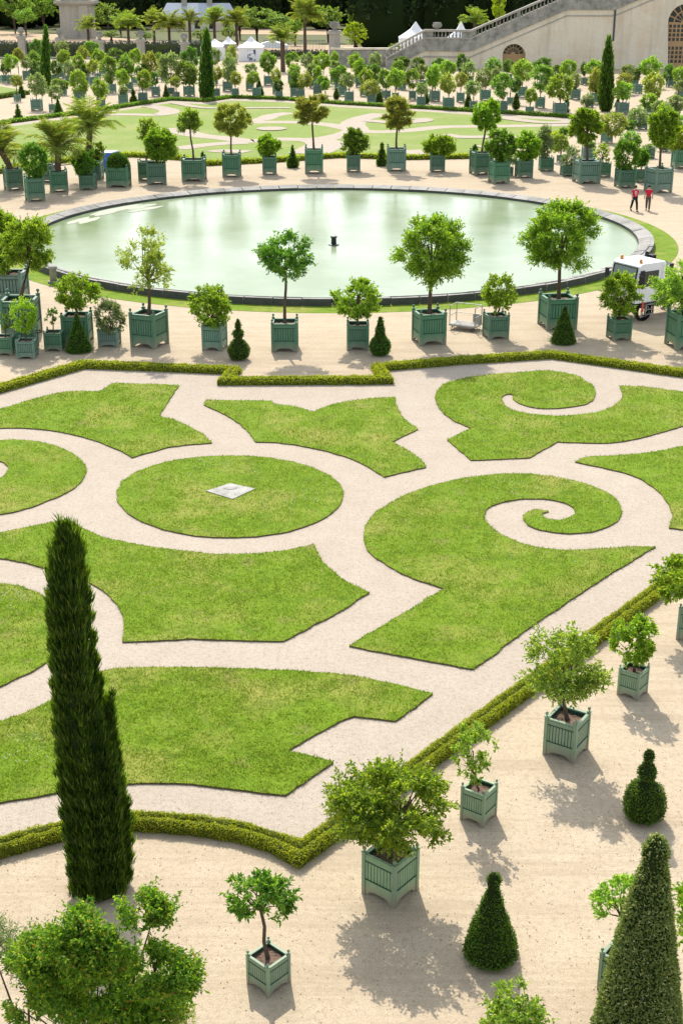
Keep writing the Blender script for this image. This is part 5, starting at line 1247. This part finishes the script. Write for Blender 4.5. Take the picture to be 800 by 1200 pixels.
for cx in (214, 244):
    X, z = H_(cx, 1); mb = MB(); mb.box((X - r.location.x, 4.2, (z0 + z)/2 + 1), (1.5, 1.2, z - z0 + .5)); mb.box((X - r.location.x, 4.2, z + 1.3), (1.8, 1.5, .3)); mb.obj('chimney', M['pier_stone'], roof)
for i in range(5):
    mb = MB(); mb.box((-hw*.75 + i*hw*.375, .32, z0*.5), (1.6, .1, 2.4)); mb.obj('window', M['glass_dark'], r)
YG = 372.0
X0, X1 = VP(73, 20, YG)[0], VP(109, 20, YG)[0]; r = empty('gate_pier', ((X0+X1)/2, YG, 0), 'massive old stone gate pier with a wide cornice, back left', 'gate pier'); w = X1-X0; zc = VP(90, 6, YG)[1]
mb = MB(); mb.box((0, 0, zc/2), (w, w*.8, zc)); mb.box((w*.28, -w*.42, zc/2), (w*.3, w*.08, zc)); mb.obj('shaft', M['pier_stone'], r)
mb = MB(); mb.box((0, 0, zc + .2), (w*1.12, w*.92, .5)); mb.box((0, 0, zc + .75), (w*1.28, w*1.06, .7)); mb.box((0, 0, zc + 1.5), (w*.9, w*.7, .9)); mb.obj('cornice', M['pier_stone'], r)

# ------------------------------------------------------------------ palms and trees beyond the garden
def far_palm(x, yb, cy, Y, Lf, nf, label, seed, trunk=.3):
    X, zc = VP(x, cy, Y)
    r = empty('palm_tree', (X, Y, 0), label, 'palm', 'palms beyond the far garden'); rng = np.random.default_rng(seed)
    mb = palm_mb(rng, int(nf*.7), Lf*1.0, max(zc - .4, .6), .6, .5, 24, .06); mb.obj('crown', M['palm'], r)
    t = MB(); t.tube([(0, 0, -.02), (0, 0, max(zc, .5)*.6), (0, 0, max(zc, .5))], [trunk*1.2, trunk, trunk*1.1], 8); t.obj('trunk', M['bark'], r)
for a_ in ((103, 40, 32, 330, 3.4, 60, 'spiky low palm below the old gate pier', 1), (150, 44, 30, 320, 4.2, 60, 'broad palm left of the white-roofed house', 2), (198, 44, 31, 320, 4.6, 70, 'wide bushy palm in front of the left half of the white-roofed house', 3), (180, 42, 24, 330, 3.6, 50, 'small palm head between the broad palm and the wide bushy palm', 12),
           (222, 44, 23, 318, 3.4, 46, 'narrow palm in front of the middle of the white-roofed house', 4), (251, 46, 24, 318, 4.2, 60, 'palm with a full head at the right end of the white-roofed house', 5), (277, 46, 25, 316, 4.0, 50, 'palm right of the white-roofed house, above the tent tips', 6),
           (357, 48, 20, 300, 4.8, 80, 'big fountain-like palm left of the urn pillar', 7), (556, 60, 25, 285, 3.6, 46, 'palm rising behind the stair landing', 8)): far_palm(*a_)
far_palm(331, 88, 44, 238, 3.0, 60, 'tall slender palm on a dark trunk among the far potted trees, right of the marquee', 9, .35)

def tree_mesh(seed, mat, nl, L, nc=60, sp=.26, ho=.55):
    rng = np.random.default_rng(seed); c, p, d = crown_points(rng, nc, nl, sp, ho, 6); mb = MB(); add_leaves(mb, p, d, L, L*.6, rng); limbs(mb, rng, (0, 0, -1), c*.8, .05, 8, 1, 5); return mb.mesh('crown', [M[mat], M['bark']])
WT = [tree_mesh(200 + i, 'woodland', 2600, .13) for i in range(3)]
def far_tree(x, yt, yb, hw, Y, label, i, mesh=None):
    X, z1 = VP(x, yt, Y); z0 = max(.8, VP(x, yb, Y)[1]); k = scale_at(Y, 6); rx = hw/k; r = empty('tree', (X, Y, 0), label, 'tree', 'trees behind the garden')
    child('crown', (mesh or WT)[i % 3], r, (0, 0, (z0+z1)/2), (rx, rx, (z1-z0)/2), i*1.7); child('trunk', TRM, r, (0, 0, 0), (.35, .35, (z0+z1)/2))
WB = [tree_mesh(210 + i, 'bright', 2400, .13) for i in range(3)]
far_tree(416, 25, 54, 17, 266, 'light yellow-green willowy tree between the urn pillar and the ramp foot', 0, WB)
far_tree(418, -6, 36, 12, 320, 'tall pale green tree above the yellow-green willowy tree', 1)
far_tree(585, -10, 24, 9, 275, 'pale green tree rising behind the rising ramp', 2, WB)
for j, (x, yt, yb, hw, Y, lb) in enumerate(((300, 4, 36, 26, 345, 'mid-green tree behind the palm right of the white-roofed house'), (325, 14, 36, 18, 340, 'bushy tree behind the tall slender palm'), (384, 6, 34, 20, 345, 'olive green tree behind the urn pillar'),
        (12, -30, 24, 26, 400, 'light leafy tree at the top left corner'), (48, -14, 26, 20, 410, 'leafy tree left of the old gate pier'), (125, 2, 30, 18, 395, 'leafy bush right of the old gate pier'), (140, 14, 34, 14, 380, 'round bush behind the broad palm'), (28, 8, 30, 14, 385, 'bush at the foot of the trees in the top left corner'),
        (280, 12, 34, 16, 360, 'bush behind the palm right of the white-roofed house'), (345, 20, 40, 12, 330, 'small bush left of the big fountain-like palm'), (268, 30, 46, 10, 325, 'low bush under the palm above the tent tips'), (235, 34, 47, 12, 322, 'low bush under the white-roofed house'), (130, 34, 44, 12, 322, 'low bush left of the broad palm'), (170, 36, 46, 12, 318, 'low bush between the broad palm and the wide bushy palm'), (462, 50, 62, 8, 258, 'small clipped bush behind the foot of the ramp'))):
    far_tree(x, yt, yb, hw, Y, lb, j)

# the dark wood: reads as one mass
rng = np.random.default_rng(77); mb = MB()
c0, p0, d0 = crown_points(rng, 70, 2300, .26, .6, 6)
for row, (Y0, n, hz, rr_) in enumerate(((440, 26, 17, 8.5), (470, 26, 21, 9.5), (500, 26, 24, 10.5))):
    for i in range(n):
        x = -190 + 380*(i + rng.uniform(.2, .8))/n; y = Y0 + rng.uniform(-6, 6); h = hz*rng.uniform(.85, 1.15); r_ = rr_*rng.uniform(.85, 1.2)
        th = rng.uniform(0, 6.28); ca, sa = math.cos(th), math.sin(th)
        q = np.stack([p0[:, 0]*ca - p0[:, 1]*sa, p0[:, 0]*sa + p0[:, 1]*ca, p0[:, 2]], 1); dd = np.stack([d0[:, 0]*ca - d0[:, 1]*sa, d0[:, 0]*sa + d0[:, 1]*ca, d0[:, 2]], 1)
        add_leaves(mb, q*np.array([r_, r_, h*.55]) + np.array([x, y, h*.52]), dd, 1.5, .9, rng)
        mb.lathe([(0, r_*.3), (h*.12, r_*.75), (h*.5, r_*.8), (h*.8, r_*.5), (h*.95, r_*.1)], 9, (x, y, 0), 1)
for i in range(22):   # the wood closes in behind the stair
    x = 8 + 95*(i + rng.random())/22; y = 330 + rng.uniform(-14, 14); h = 19*rng.uniform(.85, 1.2); r_ = 6.5*rng.uniform(.85, 1.2)
    add_leaves(mb, p0*np.array([r_, r_, h*.55]) + np.array([x, y, h*.52]), d0, 1.2, .7, rng)
    mb.lathe([(0, r_*.5), (h*.12, r_*.8), (h*.5, r_*.8), (h*.8, r_*.5), (h*.95, r_*.1)], 9, (x, y, 0), 1)
tag(mb.obj('dark_wood', [M['forest'], M['core']]), kind='stuff')

# ------------------------------------------------------------------ light, air, camera
EL, AZ = 45.0, -9.0       # sun high ahead, slightly to the left
sd = Vector((math.sin(R(AZ))*math.cos(R(EL)), math.cos(R(AZ))*math.cos(R(EL)), math.sin(R(EL))))
sun = bpy.data.lights.new('sun', 'SUN'); sun.energy = 2.7; sun.angle = R(.53); sun.color = (1, .94, .84)
so = bpy.data.objects.new('sun', sun); COL.objects.link(so); so.location = (0, 0, 60); so.rotation_euler = sd.to_track_quat('Z', 'Y').to_euler()
w = bpy.data.worlds.new('World'); S.world = w; w.use_nodes = True; nt = w.node_tree
bg = nt.nodes['Background']; sky = nt.nodes.new('ShaderNodeTexSky'); sky.sky_type = 'NISHITA'; sky.sun_disc = False
sky.sun_elevation = R(EL); sky.sun_rotation = R(AZ) % (2*math.pi); sky.air_density = 1.0; sky.dust_density = 1.2
hs = nt.nodes.new('ShaderNodeHueSaturation'); hs.inputs['Saturation'].default_value = .45; nt.links.new(sky.outputs[0], hs.inputs['Color']); nt.links.new(hs.outputs[0], bg.inputs[0]); bg.inputs[1].default_value = .15
cam = bpy.data.cameras.new('camera'); co = bpy.data.objects.new('camera', cam); COL.objects.link(co)
co.location = (0, 0, CAMH); co.rotation_euler = (math.pi/2 - PITCH, 0, 0)
cam.sensor_fit = 'VERTICAL'; cam.sensor_height = 36; cam.lens = FPX/1200*36; cam.clip_end = 9000; cam.clip_start = .2
S.camera = co
S.render.resolution_x, S.render.resolution_y = 682, 1024
S.view_settings.view_transform = 'Standard'; S.view_settings.look = 'None'; S.view_settings.exposure = 1.05; S.view_settings.gamma = 1
